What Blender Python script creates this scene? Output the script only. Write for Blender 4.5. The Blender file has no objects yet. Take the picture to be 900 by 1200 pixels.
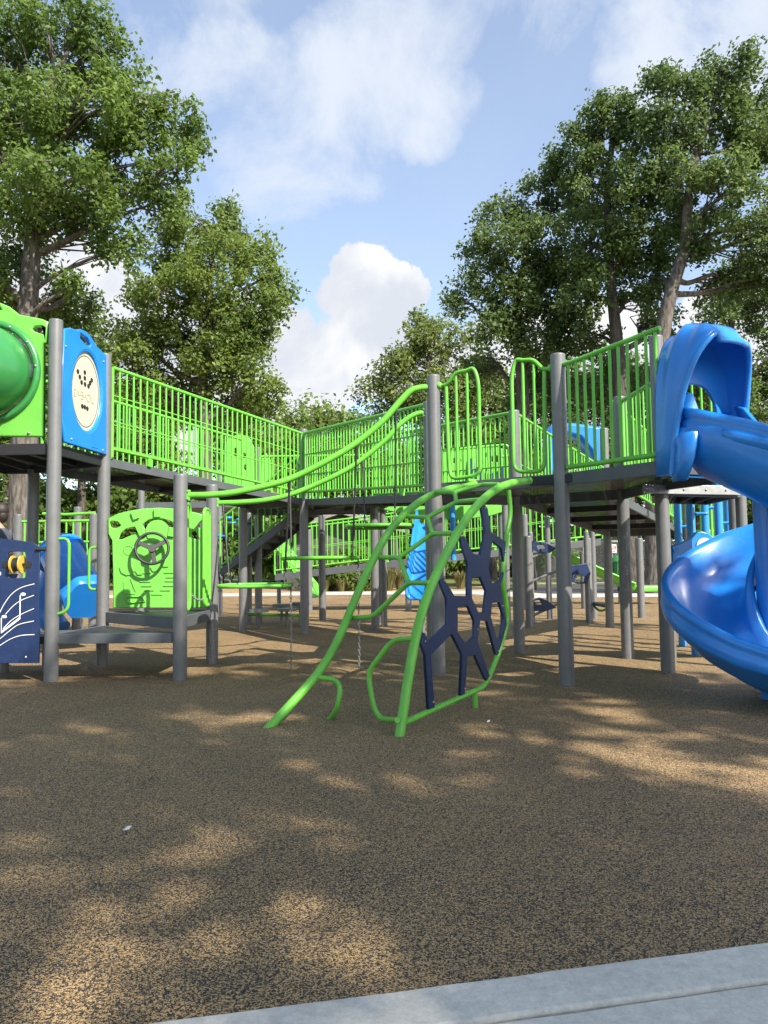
import bpy, bmesh, math, random
import numpy as np
from mathutils import Vector, Matrix
R = math.radians
rnd = random.Random(7)
sc = bpy.context.scene
col = sc.collection

# ------------------------------------------------------------------ camera
F = 900.0
PITCH = math.atan(58 / F)
ROLL = -0.0135
CAM = Vector((0, 0, 1.05))
cd = bpy.data.cameras.new('camera')
cd.sensor_fit = 'VERTICAL'; cd.sensor_height = 36; cd.sensor_width = 27
cd.lens = 27.0
cd.clip_start = 0.05; cd.clip_end = 3000
cam = bpy.data.objects.new('camera', cd); col.objects.link(cam)
MROT = Matrix.Rotation(math.pi / 2 + PITCH, 3, 'X') @ Matrix.Rotation(ROLL, 3, 'Z')
cam.matrix_world = Matrix.Translation(CAM) @ MROT.to_4x4()
sc.camera = cam

def ray(px, py):
    return (MROT @ Vector(((px - 450) / F, -(py - 600) / F, -1))).normalized()
def A(px, py, Y):
    d = ray(px, py); return CAM + d * (Y / d.y)
def G(px, py, z=0.0):
    d = ray(px, py); return CAM + d * ((z - CAM.z) / d.z)
def V(px, py, p, n):
    d = ray(px, py); return CAM + d * ((Vector(p) - CAM).dot(n) / d.dot(n))
def ztop(px, py, p):
    return A(px, py, p.y).z

# ------------------------------------------------------------------ materials
def mat(name, color, rough=0.5, metal=0.0, var=0.06, scale=6.0, bump=0.0, bscale=200.0, coat=0.0, spec=0.5, dirt=0.0):
    m = bpy.data.materials.new(name); m.use_nodes = True
    nt = m.node_tree; N = nt.nodes; Lk = nt.links
    b = N['Principled BSDF']
    b.inputs['Roughness'].default_value = rough
    b.inputs['Metallic'].default_value = metal
    b.inputs['Coat Weight'].default_value = coat
    b.inputs['Coat Roughness'].default_value = 0.12
    b.inputs['Specular IOR Level'].default_value = spec
    tc = N.new('ShaderNodeTexCoord')
    nz = N.new('ShaderNodeTexNoise'); nz.inputs['Scale'].default_value = scale; nz.inputs['Detail'].default_value = 5
    Lk.new(tc.outputs['Object'], nz.inputs['Vector'])
    cr = N.new('ShaderNodeValToRGB')
    c = Vector(color)
    lo = c * (1 - var * 1.6); hi = c * (1 + var)
    cr.color_ramp.elements[0].position = 0.3; cr.color_ramp.elements[0].color = (*lo, 1)
    cr.color_ramp.elements[1].position = 0.7; cr.color_ramp.elements[1].color = (*hi, 1)
    Lk.new(nz.outputs['Fac'], cr.inputs['Fac'])
    out = cr.outputs['Color']
    if dirt > 0:
        n2 = N.new('ShaderNodeTexNoise'); n2.inputs['Scale'].default_value = 38; n2.inputs['Detail'].default_value = 8; n2.inputs['Roughness'].default_value = .7
        Lk.new(tc.outputs['Object'], n2.inputs['Vector'])
        mr = N.new('ShaderNodeMapRange'); mr.inputs[1].default_value = .52; mr.inputs[2].default_value = .78; mr.inputs[4].default_value = dirt
        Lk.new(n2.outputs['Fac'], mr.inputs[0])
        mx = N.new('ShaderNodeMixRGB'); mx.inputs[2].default_value = (.22, .19, .14, 1)
        Lk.new(mr.outputs[0], mx.inputs[0]); Lk.new(out, mx.inputs[1]); out = mx.outputs[0]
        ra = N.new('ShaderNodeMath'); ra.operation = 'MULTIPLY_ADD'; ra.inputs[1].default_value = .5; ra.inputs[2].default_value = rough
        Lk.new(mr.outputs[0], ra.inputs[0]); Lk.new(ra.outputs[0], b.inputs['Roughness'])
    Lk.new(out, b.inputs['Base Color'])
    if bump > 0:
        n3 = N.new('ShaderNodeTexNoise'); n3.inputs['Scale'].default_value = bscale; n3.inputs['Detail'].default_value = 3
        Lk.new(tc.outputs['Object'], n3.inputs['Vector'])
        bp = N.new('ShaderNodeBump'); bp.inputs['Strength'].default_value = bump; bp.inputs['Distance'].default_value = .002
        Lk.new(n3.outputs['Fac'], bp.inputs['Height']); Lk.new(bp.outputs[0], b.inputs['Normal'])
    return m

M = {}
M['post'] = mat('post_metal', (.165, .168, .17), .4, .25, .07, 9, dirt=.25)
M['green'] = mat('green_paint', (.135, .47, .045), .36, 0, .10, 4, dirt=.26)
M['greenp'] = mat('green_plastic', (.14, .47, .06), .42, 0, .09, 3, bump=.05, dirt=.22)
M['dkgreen'] = mat('green_tube_plastic', (.035, .22, .055), .28, 0, .06, 4, coat=.3, dirt=.1)
M['blue'] = mat('blue_plastic', (.012, .205, .66), .3, 0, .08, 3, coat=.25, bump=.05, bscale=120, dirt=.2)
M['ltblue'] = mat('light_blue_paint', (.03, .25, .62), .35, 0, .06, 4)
M['navy'] = mat('navy_plastic', (.009, .025, .085), .42, 0, .08, 6, bump=.08, dirt=.12)
M['fascia'] = mat('deck_fascia', (.085, .095, .103), .55, .1, .08, 8, dirt=.3)
M['galv'] = mat('galvanised_steel', (.34, .345, .34), .45, .5, .12, 14, dirt=.2)
M['black'] = mat('black_rubber', (.016, .016, .017), .5, 0, .1, 8)
M['ink'] = mat('engraved_grey', (.27, .26, .21), .6, 0, .05, 5)
M['cream'] = mat('cream_board', (.50, .475, .36), .5, 0, .04, 5)
M['white'] = mat('white_paint', (.75, .75, .73), .5, 0, .04, 5)
M['yellow'] = mat('yellow_plastic', (.60, .38, .06), .4, 0, .05, 5)
M['red'] = mat('red_plastic', (.45, .03, .03), .4, 0, .05, 5)
M['roof'] = mat('roof_shingle', (.22, .20, .19), .8, 0, .15, 12, bump=.4, bscale=30)
M['darkwood'] = mat('weathered_boards', (.075, .07, .068), .8, 0, .25, 5, bump=.4, bscale=40)
M['housewall'] = mat('house_siding', (.5, .43, .34), .7, 0, .06, 5)
M['glass'] = mat('dark_glass', (.02, .025, .03), .08, 0, .05, 3)
M['skin'] = mat('skin', (.50, .29, .20), .5, 0, .05, 9)
M['hair'] = mat('dark_hair', (.025, .018, .014), .6, 0, .3, 60)
M['shirt'] = mat('slate_shirt', (.075, .085, .115), .8, 0, .1, 12, bump=.3, bscale=60)
M['jeans'] = mat('denim', (.05, .07, .12), .85, 0, .15, 20, bump=.3, bscale=90)
M['shoe'] = mat('shoe', (.05, .05, .05), .6, 0, .1, 20)

def perforated():
    m = mat('perforated_deck', (.03, .033, .037), .6, .1, .1, 10)
    nt = m.node_tree; N = nt.nodes; Lk = nt.links
    tc = N.new('ShaderNodeTexCoord')
    vo = N.new('ShaderNodeTexVoronoi'); vo.voronoi_dimensions = '2D'; vo.inputs['Scale'].default_value = 30; vo.inputs['Randomness'].default_value = 0
    Lk.new(tc.outputs['Object'], vo.inputs['Vector'])
    ls = N.new('ShaderNodeMath'); ls.operation = 'LESS_THAN'; ls.inputs[1].default_value = .13
    Lk.new(vo.outputs['Distance'], ls.inputs[0])
    tr = N.new('ShaderNodeBsdfTransparent'); mx = N.new('ShaderNodeMixShader')
    Lk.new(ls.outputs[0], mx.inputs[0]); Lk.new(N['Principled BSDF'].outputs[0], mx.inputs[1]); Lk.new(tr.outputs[0], mx.inputs[2])
    Lk.new(mx.outputs[0], N['Material Output'].inputs['Surface'])
    return m
M['deck'] = perforated()
M['undershade'] = mat('underside_shade', (.017, .018, .02), .6, .1, .08, 8)  # darker than the fascia: underside shade painted into ribs and tower skirt

def rubber():
    m = bpy.data.materials.new('rubber_granules'); m.use_nodes = True
    nt = m.node_tree; N = nt.nodes; Lk = nt.links; b = N['Principled BSDF']
    tc = N.new('ShaderNodeTexCoord')
    dn = N.new('ShaderNodeTexNoise'); dn.inputs['Scale'].default_value = 150
    Lk.new(tc.outputs['Object'], dn.inputs['Vector'])
    mixv = N.new('ShaderNodeMixRGB'); mixv.blend_type = 'ADD'; mixv.inputs[0].default_value = .006
    Lk.new(tc.outputs['Object'], mixv.inputs[1]); Lk.new(dn.outputs['Color'], mixv.inputs[2])
    vo = N.new('ShaderNodeTexVoronoi'); vo.inputs['Scale'].default_value = 240; vo.inputs['Randomness'].default_value = 1
    Lk.new(mixv.outputs[0], vo.inputs['Vector'])
    sp = N.new('ShaderNodeSeparateColor'); Lk.new(vo.outputs['Color'], sp.inputs[0])
    ln = N.new('ShaderNodeTexNoise'); ln.inputs['Scale'].default_value = .8; ln.inputs['Detail'].default_value = 6; ln.inputs['Roughness'].default_value = .65
    Lk.new(tc.outputs['Object'], ln.inputs['Vector'])
    am = N.new('ShaderNodeMath'); am.operation = 'MULTIPLY_ADD'; am.inputs[1].default_value = .30; am.inputs[2].default_value = -.15
    Lk.new(ln.outputs['Fac'], am.inputs[0])
    v2 = N.new('ShaderNodeTexVoronoi'); v2.inputs['Scale'].default_value = 470; Lk.new(mixv.outputs[0], v2.inputs['Vector'])
    s2 = N.new('ShaderNodeSeparateColor'); Lk.new(v2.outputs['Color'], s2.inputs[0])
    lm = N.new('ShaderNodeMix'); lm.inputs[0].default_value = .36; Lk.new(sp.outputs[0], lm.inputs[2]); Lk.new(s2.outputs[0], lm.inputs[3])
    ad = N.new('ShaderNodeMath'); Lk.new(lm.outputs[0], ad.inputs[0]); Lk.new(am.outputs[0], ad.inputs[1])
    cr = N.new('ShaderNodeValToRGB'); cr.color_ramp.interpolation = 'LINEAR'
    e = cr.color_ramp.elements
    e[0].position = .0; e[0].color = (.022, .021, .021, 1)
    e[1].position = 1; e[1].color = (.52, .35, .16, 1)
    for p, c in ((.45, (.034, .031, .028)), (.50, (.155, .102, .052)), (.58, (.335, .225, .108)), (.76, (.48, .32, .145))):
        x = e.new(p); x.color = (*c, 1)
    Lk.new(ad.outputs[0], cr.inputs[0]); Lk.new(cr.outputs[0], b.inputs['Base Color'])
    b.inputs['Roughness'].default_value = .75
    b.inputs['Specular IOR Level'].default_value = .3
    bp = N.new('ShaderNodeBump'); bp.inputs['Strength'].default_value = .6; bp.inputs['Distance'].default_value = .004
    inv = N.new('ShaderNodeMath'); inv.operation = 'SUBTRACT'; inv.inputs[0].default_value = 1
    Lk.new(vo.outputs['Distance'], inv.inputs[1])
    Lk.new(inv.outputs[0], bp.inputs['Height']); Lk.new(bp.outputs[0], b.inputs['Normal'])
    return m
M['rubber'] = rubber()

def concrete(name, c, sc_=3.0):
    m = mat(name, c, .85, 0, .05, sc_, bump=.35, bscale=90)
    nt = m.node_tree; N = nt.nodes; Lk = nt.links
    tc = N.new('ShaderNodeTexCoord')
    n = N.new('ShaderNodeTexNoise'); n.inputs['Scale'].default_value = 26; n.inputs['Detail'].default_value = 12; n.inputs['Roughness'].default_value = .85
    Lk.new(tc.outputs['Object'], n.inputs['Vector'])
    mr = N.new('ShaderNodeMapRange'); mr.inputs[1].default_value = .3; mr.inputs[2].default_value = .72; mr.inputs[3].default_value = .62; mr.inputs[4].default_value = 1.22
    Lk.new(n.outputs['Fac'], mr.inputs[0])
    b = N['Principled BSDF']; src = b.inputs['Base Color'].links[0].from_socket
    mx = N.new('ShaderNodeVectorMath'); mx.operation = 'SCALE'
    Lk.new(src, mx.inputs[0]); Lk.new(mr.outputs[0], mx.inputs['Scale']); Lk.new(mx.outputs[0], b.inputs['Base Color'])
    return m
M['concrete'] = concrete('concrete', (.62, .59, .515))
M['path'] = concrete('path_concrete', (.46, .44, .41))
M['asphalt'] = concrete('asphalt', (.055, .055, .057))

def lawn(name, c1, c2, s=.7):
    m = bpy.data.materials.new(name); m.use_nodes = True
    nt = m.node_tree; N = nt.nodes; Lk = nt.links; b = N['Principled BSDF']
    tc = N.new('ShaderNodeTexCoord')
    n = N.new('ShaderNodeTexNoise'); n.inputs['Scale'].default_value = s; n.inputs['Detail'].default_value = 12; n.inputs['Roughness'].default_value = .75
    Lk.new(tc.outputs['Object'], n.inputs['Vector'])
    cr = N.new('ShaderNodeValToRGB'); cr.color_ramp.elements[0].position = .35; cr.color_ramp.elements[1].position = .68
    cr.color_ramp.elements[0].color = (*c1, 1); cr.color_ramp.elements[1].color = (*c2, 1)
    Lk.new(n.outputs['Fac'], cr.inputs[0]); Lk.new(cr.outputs[0], b.inputs['Base Color']); b.inputs['Roughness'].default_value = .9
    b.inputs['Specular IOR Level'].default_value = .1
    return m
M['lawn'] = lawn('lawn_grass', (.07, .10, .025), (.20, .20, .07))
M['mulch'] = lawn('dry_mulch', (.20, .14, .075), (.42, .32, .18), 2.0)

def bark(name, c):
    m = bpy.data.materials.new(name); m.use_nodes = True
    nt = m.node_tree; N = nt.nodes; Lk = nt.links; b = N['Principled BSDF']
    tc = N.new('ShaderNodeTexCoord'); mp = N.new('ShaderNodeMapping'); mp.inputs['Scale'].default_value = (1, 1, .22)
    Lk.new(tc.outputs['Object'], mp.inputs[0])
    n = N.new('ShaderNodeTexNoise'); n.inputs['Scale'].default_value = 14; n.inputs['Detail'].default_value = 8
    Lk.new(mp.outputs[0], n.inputs['Vector'])
    cr = N.new('ShaderNodeValToRGB'); c = Vector(c)
    cr.color_ramp.elements[0].position = .38; cr.color_ramp.elements[1].position = .66
    cr.color_ramp.elements[0].color = (*(c * .35), 1); cr.color_ramp.elements[1].color = (*c, 1)
    Lk.new(n.outputs['Fac'], cr.inputs[0]); Lk.new(cr.outputs[0], b.inputs['Base Color']); b.inputs['Roughness'].default_value = .95
    bp = N.new('ShaderNodeBump'); bp.inputs['Strength'].default_value = .9; bp.inputs['Distance'].default_value = .04
    Lk.new(n.outputs['Fac'], bp.inputs['Height']); Lk.new(bp.outputs[0], b.inputs['Normal'])
    return m
M['bark'] = bark('bark_grey', (.15, .13, .11))
M['barkd'] = bark('bark_dark', (.10, .085, .07))

def leaves(name, dark, light, trans=.35):
    m = bpy.data.materials.new(name); m.use_nodes = True
    nt = m.node_tree; N = nt.nodes; Lk = nt.links
    N.remove(N['Principled BSDF'])
    ge = N.new('ShaderNodeNewGeometry'); tc = N.new('ShaderNodeTexCoord')
    n = N.new('ShaderNodeTexNoise'); n.inputs['Scale'].default_value = .45; n.inputs['Detail'].default_value = 3
    Lk.new(tc.outputs['Object'], n.inputs['Vector'])
    ma = N.new('ShaderNodeMath'); ma.operation = 'MULTIPLY_ADD'; ma.inputs[1].default_value = .55
    Lk.new(ge.outputs['Random Per Island'], ma.inputs[0])
    m2 = N.new('ShaderNodeMath'); m2.operation = 'MULTIPLY_ADD'; m2.inputs[1].default_value = 1.5; m2.inputs[2].default_value = -.52
    Lk.new(n.outputs['Fac'], m2.inputs[0]); Lk.new(m2.outputs[0], ma.inputs[2])
    cr = N.new('ShaderNodeValToRGB'); cr.color_ramp.elements[0].color = (*dark, 1); cr.color_ramp.elements[1].color = (*light, 1)
    Lk.new(ma.outputs[0], cr.inputs[0])
    d = N.new('ShaderNodeBsdfPrincipled'); d.inputs['Roughness'].default_value = .5; d.inputs['Specular IOR Level'].default_value = .35
    Lk.new(cr.outputs[0], d.inputs['Base Color'])
    t = N.new('ShaderNodeBsdfTranslucent')
    hs = N.new('ShaderNodeHueSaturation'); hs.inputs['Hue'].default_value = .485; hs.inputs['Value'].default_value = 1.5
    Lk.new(cr.outputs[0], hs.inputs['Color']); Lk.new(hs.outputs[0], t.inputs[0])
    mx = N.new('ShaderNodeMixShader'); mx.inputs[0].default_value = trans
    Lk.new(d.outputs[0], mx.inputs[1]); Lk.new(t.outputs[0], mx.inputs[2]); Lk.new(mx.outputs[0], N['Material Output'].inputs['Surface'])
    return m
M['leafA'] = leaves('oak_leaves', (.05, .098, .022), (.17, .26, .055), .48)
M['leafB'] = leaves('maple_leaves', (.062, .115, .025), (.205, .28, .06), .48)
M['leafC'] = leaves('dark_oak_leaves', (.046, .088, .027), (.15, .22, .062), .45)
M['leafD'] = leaves('pale_leaves', (.075, .125, .032), (.22, .265, .07), .45)
M['grassy'] = leaves('dry_grass_blades', (.09, .10, .03), (.32, .29, .12))

# ------------------------------------------------------------------ mesh helpers
class MB:
    def __init__(s): s.v = []; s.f = []; s.mi = []; s.smooth = []
    def add(s, vs, fs, smooth=False):
        o = len(s.v); s.v += [tuple(v) for v in vs]
        for f in fs: s.f.append(tuple(i + o for i in f)); s.smooth.append(smooth)
    def box(s, c, sx, sy, sz, ux=Vector((1, 0, 0)), uy=None, uz=Vector((0, 0, 1))):
        c = Vector(c); ux = Vector(ux).normalized()
        uy = Vector(uz).cross(ux).normalized() if uy is None else Vector(uy)
        vs = [c + ux * (a * sx / 2) + uy * (b * sy / 2) + Vector(uz) * (d * sz / 2) for a in (-1, 1) for b in (-1, 1) for d in (-1, 1)]
        s.add(vs, [(0, 1, 3, 2), (4, 6, 7, 5), (0, 4, 5, 1), (2, 3, 7, 6), (0, 2, 6, 4), (1, 5, 7, 3)])
    def tube(s, pts, r, seg=12, caps=True):
        pts = [Vector(p) for p in pts]; n = len(pts)
        rs = r if isinstance(r, (list, tuple)) else [r] * n
        T = []
        for i in range(n):
            t = pts[min(i + 1, n - 1)] - pts[max(i - 1, 0)]
            T.append(t.normalized() if t.length > 1e-9 else Vector((0, 0, 1)))
        a = Vector((0, 0, 1)) if abs(T[0].z) < .9 else Vector((1, 0, 0))
        u = T[0].cross(a).normalized()
        vs = []
        for i in range(n):
            u = (u - T[i] * u.dot(T[i])).normalized(); w = T[i].cross(u)
            for k in range(seg):
                an = 2 * math.pi * k / seg
                vs.append(pts[i] + (u * math.cos(an) + w * math.sin(an)) * rs[i])
        fs = [(i * seg + k, i * seg + (k + 1) % seg, (i + 1) * seg + (k + 1) % seg, (i + 1) * seg + k) for i in range(n - 1) for k in range(seg)]
        s.add(vs, fs, True)
        if caps:
            s.add(vs[:seg], [tuple(reversed(range(seg)))]); s.add(vs[-seg:], [tuple(range(seg))])
    def post(s, b, z, r=.0635, seg=20):
        b = Vector(b); z0 = b.z - .05
        s.tube([(b.x, b.y, z0), (b.x, b.y, z - .012), ], r, seg, False)
        s.tube([(b.x, b.y, z - .012), (b.x, b.y, z - .003), (b.x, b.y, z)], [r, r * .96, r * .86], seg, False)
        s.add([(b.x + r * .86 * math.cos(2 * math.pi * k / seg), b.y + r * .86 * math.sin(2 * math.pi * k / seg), z) for k in range(seg)], [tuple(range(seg))])
    def ball(s, c, r, seg=12, sq=(1, 1, 1)):
        vs = []; fs = []; rings = seg // 2
        for i in range(rings + 1):
            th = math.pi * i / rings
            for k in range(seg):
                ph = 2 * math.pi * k / seg
                vs.append((c[0] + r * sq[0] * math.sin(th) * math.cos(ph), c[1] + r * sq[1] * math.sin(th) * math.sin(ph), c[2] + r * sq[2] * math.cos(th)))
        for i in range(rings):
            for k in range(seg):
                fs.append((i * seg + k, (i + 1) * seg + k, (i + 1) * seg + (k + 1) % seg, i * seg + (k + 1) % seg))
        s.add(vs, fs, True)
    def grid(s, rows, smooth=True, close=False):
        nr = len(rows); nc = len(rows[0]); vs = [p for r in rows for p in r]
        fs = []
        for i in range(nr - 1):
            for k in range(nc if close else nc - 1):
                fs.append((i * nc + k, i * nc + (k + 1) % nc, (i + 1) * nc + (k + 1) % nc, (i + 1) * nc + k))
        s.add(vs, fs, smooth)
    def prism(s, poly, z0, z1):
        n = len(poly)
        vs = [(p[0], p[1], z0) for p in poly] + [(p[0], p[1], z1) for p in poly]
        s.add(vs, [tuple(reversed(range(n))), tuple(range(n, 2 * n))] + [(i, (i + 1) % n, n + (i + 1) % n, n + i) for i in range(n)])
    def disc(s, c, n, r, th, seg=24):
        c = Vector(c); n = Vector(n).normalized()
        s.tube([c - n * th / 2, c + n * th / 2], r, seg, True)
    def torus(s, c, n, R_, r, seg=28, k=8):
        c = Vector(c); n = Vector(n).normalized()
        a = Vector((0, 0, 1)) if abs(n.z) < .9 else Vector((1, 0, 0))
        u = n.cross(a).normalized(); w = n.cross(u)
        rows = []
        for i in range(seg + 1):
            an = 2 * math.pi * i / seg; d = u * math.cos(an) + w * math.sin(an)
            rows.append([c + d * (R_ + r * math.cos(2 * math.pi * j / k)) + n * (r * math.sin(2 * math.pi * j / k)) for j in range(k)])
        s.grid(rows, True, True)

def wloc(o):
    v = Vector((0, 0, 0))
    while o is not None: v += o.location; o = o.parent
    return v
def obj(name, mb, material, parent=None, bevel=0.0, solid=0.0, loc=None, recalc=True):
    me = bpy.data.meshes.new(name)
    off = Vector((0, 0, 0))
    if parent is not None: off = wloc(parent)
    if loc is not None: off = Vector(loc)
    me.from_pydata([Vector(v) - off for v in mb.v], [], mb.f)
    me.polygons.foreach_set('use_smooth', mb.smooth)
    if recalc:
        bm = bmesh.new(); bm.from_mesh(me)
        bmesh.ops.remove_doubles(bm, verts=bm.verts, dist=1e-5) if solid > 0 else None
        bmesh.ops.recalc_face_normals(bm, faces=bm.faces); bm.to_mesh(me); bm.free()
    me.update()
    me.materials.append(M[material] if isinstance(material, str) else material)
    o = bpy.data.objects.new(name, me); col.objects.link(o)
    if parent is not None: o.parent = parent
    elif loc is not None: o.location = loc
    if solid:
        md = o.modifiers.new('thickness', 'SOLIDIFY'); md.thickness = solid; md.offset = 0
    if bevel:
        md = o.modifiers.new('bevel', 'BEVEL'); md.width = bevel; md.segments = 2; md.limit_method = 'ANGLE'; md.angle_limit = R(40)
    return o
def tag(o, label, cat, group=None, kind=None):
    if label: o['label'] = label
    if cat: o['category'] = cat
    if group: o['group'] = group
    if kind: o['kind'] = kind
    return o
def thing(name, label, cat, loc=(0, 0, 0), group=None):
    o = bpy.data.objects.new(name, None); col.objects.link(o); o.location = loc; o.empty_display_size = .2
    return tag(o, label, cat, group)
def struct(name, mb, material, **k):
    o = obj(name, mb, material, **k); o['kind'] = 'structure'; return o

def catmull(p, n=8):
    p = [Vector(q) for q in p]; out = []
    q = [p[0] * 2 - p[1]] + p + [p[-1] * 2 - p[-2]]
    for i in range(1, len(q) - 2):
        for k in range(n):
            t = k / n
            out.append(.5 * ((2 * q[i]) + (q[i + 1] - q[i - 1]) * t + (2 * q[i - 1] - 5 * q[i] + 4 * q[i + 1] - q[i + 2]) * t * t + (-q[i - 1] + 3 * q[i] - 3 * q[i + 1] + q[i + 2]) * t ** 3))
    out.append(p[-1]); return out
def fillet(p, r=.06, n=5, close=False):
    p = [Vector(q) for q in p]
    out = []; N_ = len(p)
    for i in range(N_):
        if not close and i in (0, N_ - 1): out.append(p[i]); continue
        a = p[i - 1]; b = p[i]; c = p[(i + 1) % N_]
        ra = min(r, (a - b).length * .48); rc = min(r, (c - b).length * .48)
        s = b + (a - b).normalized() * ra; e = b + (c - b).normalized() * rc
        for k in range(n + 1):
            t = k / n; out.append(s * (1 - t) ** 2 + b * 2 * t * (1 - t) + e * t * t)
    if close: out.append(out[0])
    return out

def plate(name, outer, holes, P, ud, n, th, material, parent, bev=.005, label=None):
    """flat board with holes; points are world points lying in the plane (P, n)"""
    P = Vector(P); n = Vector(n).normalized(); ud = Vector(ud).normalized(); vd = n.cross(ud)
    if vd.z < 0: vd = -vd
    nn = ud.cross(vd)
    cu = bpy.data.curves.new('tmp', 'CURVE'); cu.dimensions = '2D'; cu.fill_mode = 'BOTH'
    cu.extrude = max(th / 2 - bev, .0005); cu.bevel_depth = bev; cu.bevel_resolution = 1; cu.offset = -bev
    for loop in [outer] + list(holes):
        sp = cu.splines.new('POLY'); sp.points.add(len(loop) - 1); sp.use_cyclic_u = True
        for i, w in enumerate(loop):
            d = Vector(w) - P; sp.points[i].co = (d.dot(ud), d.dot(vd), 0, 1)
    o = bpy.data.objects.new('tmp', cu); col.objects.link(o)
    dg = bpy.context.evaluated_depsgraph_get()
    me = bpy.data.meshes.new_from_object(o.evaluated_get(dg))
    bpy.data.objects.remove(o); bpy.data.curves.remove(cu)
    off = wloc(parent) if parent else Vector((0, 0, 0))
    mtx = Matrix(((ud.x, vd.x, nn.x, P.x - off.x), (ud.y, vd.y, nn.y, P.y - off.y), (ud.z, vd.z, nn.z, P.z - off.z), (0, 0, 0, 1)))
    me.transform(mtx); me.name = name
    me.materials.clear(); me.materials.append(M[material])
    q = bpy.data.objects.new(name, me); col.objects.link(q); q.parent = parent
    if label: q['label'] = label
    return q
def ell(cx, cy, rx, ry, n=28, a0=0):
    return [(cx + rx * math.cos(2 * math.pi * k / n + a0), cy + ry * math.sin(2 * math.pi * k / n + a0)) for k in range(n)]
def rrect(x0, y0, x1, y1, r, n=5):
    o = []
    for (cx, cy, a) in ((x1 - r, y1 - r, 0), (x0 + r, y1 - r, 90), (x0 + r, y0 + r, 180), (x1 - r, y0 + r, 270)):
        for k in range(n + 1):
            t = R(a + 90 * k / n); o.append((cx + r * math.cos(t), cy + r * math.sin(t)))
    return o
def smooth2(pts, r):
    return [(p.x, p.y) for p in fillet([Vector((a, b, 0)) for a, b in pts], r, 4, True)[:-1]]

BAL = {}
def baluster(parent, p, h, r=.0115, material='green'):
    key = (round(h, 3), r, material)
    if key not in BAL:
        mb = MB(); mb.tube([(0, 0, 0), (0, 0, h)], r, 8)
        me = bpy.data.meshes.new('baluster'); me.from_pydata(mb.v, [], mb.f); me.polygons.foreach_set('use_smooth', mb.smooth); me.materials.append(M[material]); BAL[key] = me
    o = bpy.data.objects.new('baluster', BAL[key]); col.objects.link(o); o.parent = parent
    o.location = Vector(p) - wloc(parent); return o
def railing(parent, a, b, lo=.10, hi=.98, n=30, mids=(), r=.018, bars=True):
    a = Vector(a); b = Vector(b); up = Vector((0, 0, 1)); mb = MB()
    mb.tube([a + up * hi, b + up * hi], r * 1.15, 10); mb.tube([a + up * lo, b + up * lo], r, 8)
    for m_ in mids: mb.tube([a + up * m_, b + up * m_], r * .42, 8)
    for e in (a, b): mb.tube([e + up * (lo - .09), e + up * hi], r, 8)
    d = (b - a); L = d.length; d.normalize()
    for t in (.15, .85):
        q = a.lerp(b, t); mb.box(q + up * (lo - .06), .05, .03, .09, d)
    o = obj('railing', mb, 'green', parent)
    for k in range(1, n):
        baluster(o, a.lerp(b, k / n) + up * lo, hi - lo)
    return o
def deckplate(parent, poly, th=.10, name='deck', skm='fascia'):
    """platform of coated perforated sheet with a solid skirt round it; poly of 3-D points (top)"""
    poly = [Vector(p) for p in poly]; n = len(poly); mb = MB()
    mb.add(poly, [tuple(range(n))])
    o = obj(name, mb, 'deck', parent, recalc=False)
    sk = MB(); dz = Vector((0, 0, th))
    cen = sum(poly, Vector()) / n
    for i in range(n):
        a = poly[i]; b = poly[(i + 1) % n]; d = (b - a).normalized(); nrm = Vector((0, 0, 1)).cross(d).normalized()
        if nrm.dot(cen - a) < 0: nrm = -nrm
        lift = Vector((0, 0, .004)); w = nrm * .03
        a2 = a + d * .0; b2 = b
        vs = [a2 + lift, b2 + lift, b2 + lift + w, a2 + lift + w, a2 - dz, b2 - dz, b2 - dz + w, a2 - dz + w]
        vs = [v - nrm * (.002 * (i % 2)) + Vector((0, 0, .001 * (i % 3))) for v in vs]
        sk.add(vs, [(0, 1, 2, 3), (4, 7, 6, 5), (0, 4, 5, 1), (2, 6, 7, 3), (1, 5, 6, 2), (0, 3, 7, 4)])
    obj('deck_skirt', sk, skm, parent, bevel=.004)
    # stiffening ribs below
    rb = MB()
    a = poly[0]; b = poly[1]; e = (b - a).normalized()
    for k in range(1, 4):
        p = poly[0].lerp(poly[1], k / 4); q = poly[-1].lerp(poly[2 % n], k / 4) if n > 3 else poly[2]
        p = p.lerp(q, .04); q = q.lerp(p, .04)
        c = (p + q) / 2 - Vector((0, 0, .045)); dd = q - p
        rb.box(c, dd.length, .02, .07, dd)
    obj('stiffening_rib', rb, 'undershade', parent)
    return o
def posts(parent, lst):
    for (p, z) in lst:
        mb = MB(); mb.post((p.x, p.y, 0), z); obj('post', mb, 'post', parent)
def frame2(a, b):
    d = Vector((b.x - a.x, b.y - a.y, 0)).normalized(); return d, Vector((d.y, -d.x, 0))
def z_(p, z): return Vector((p.x, p.y, z))
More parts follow.
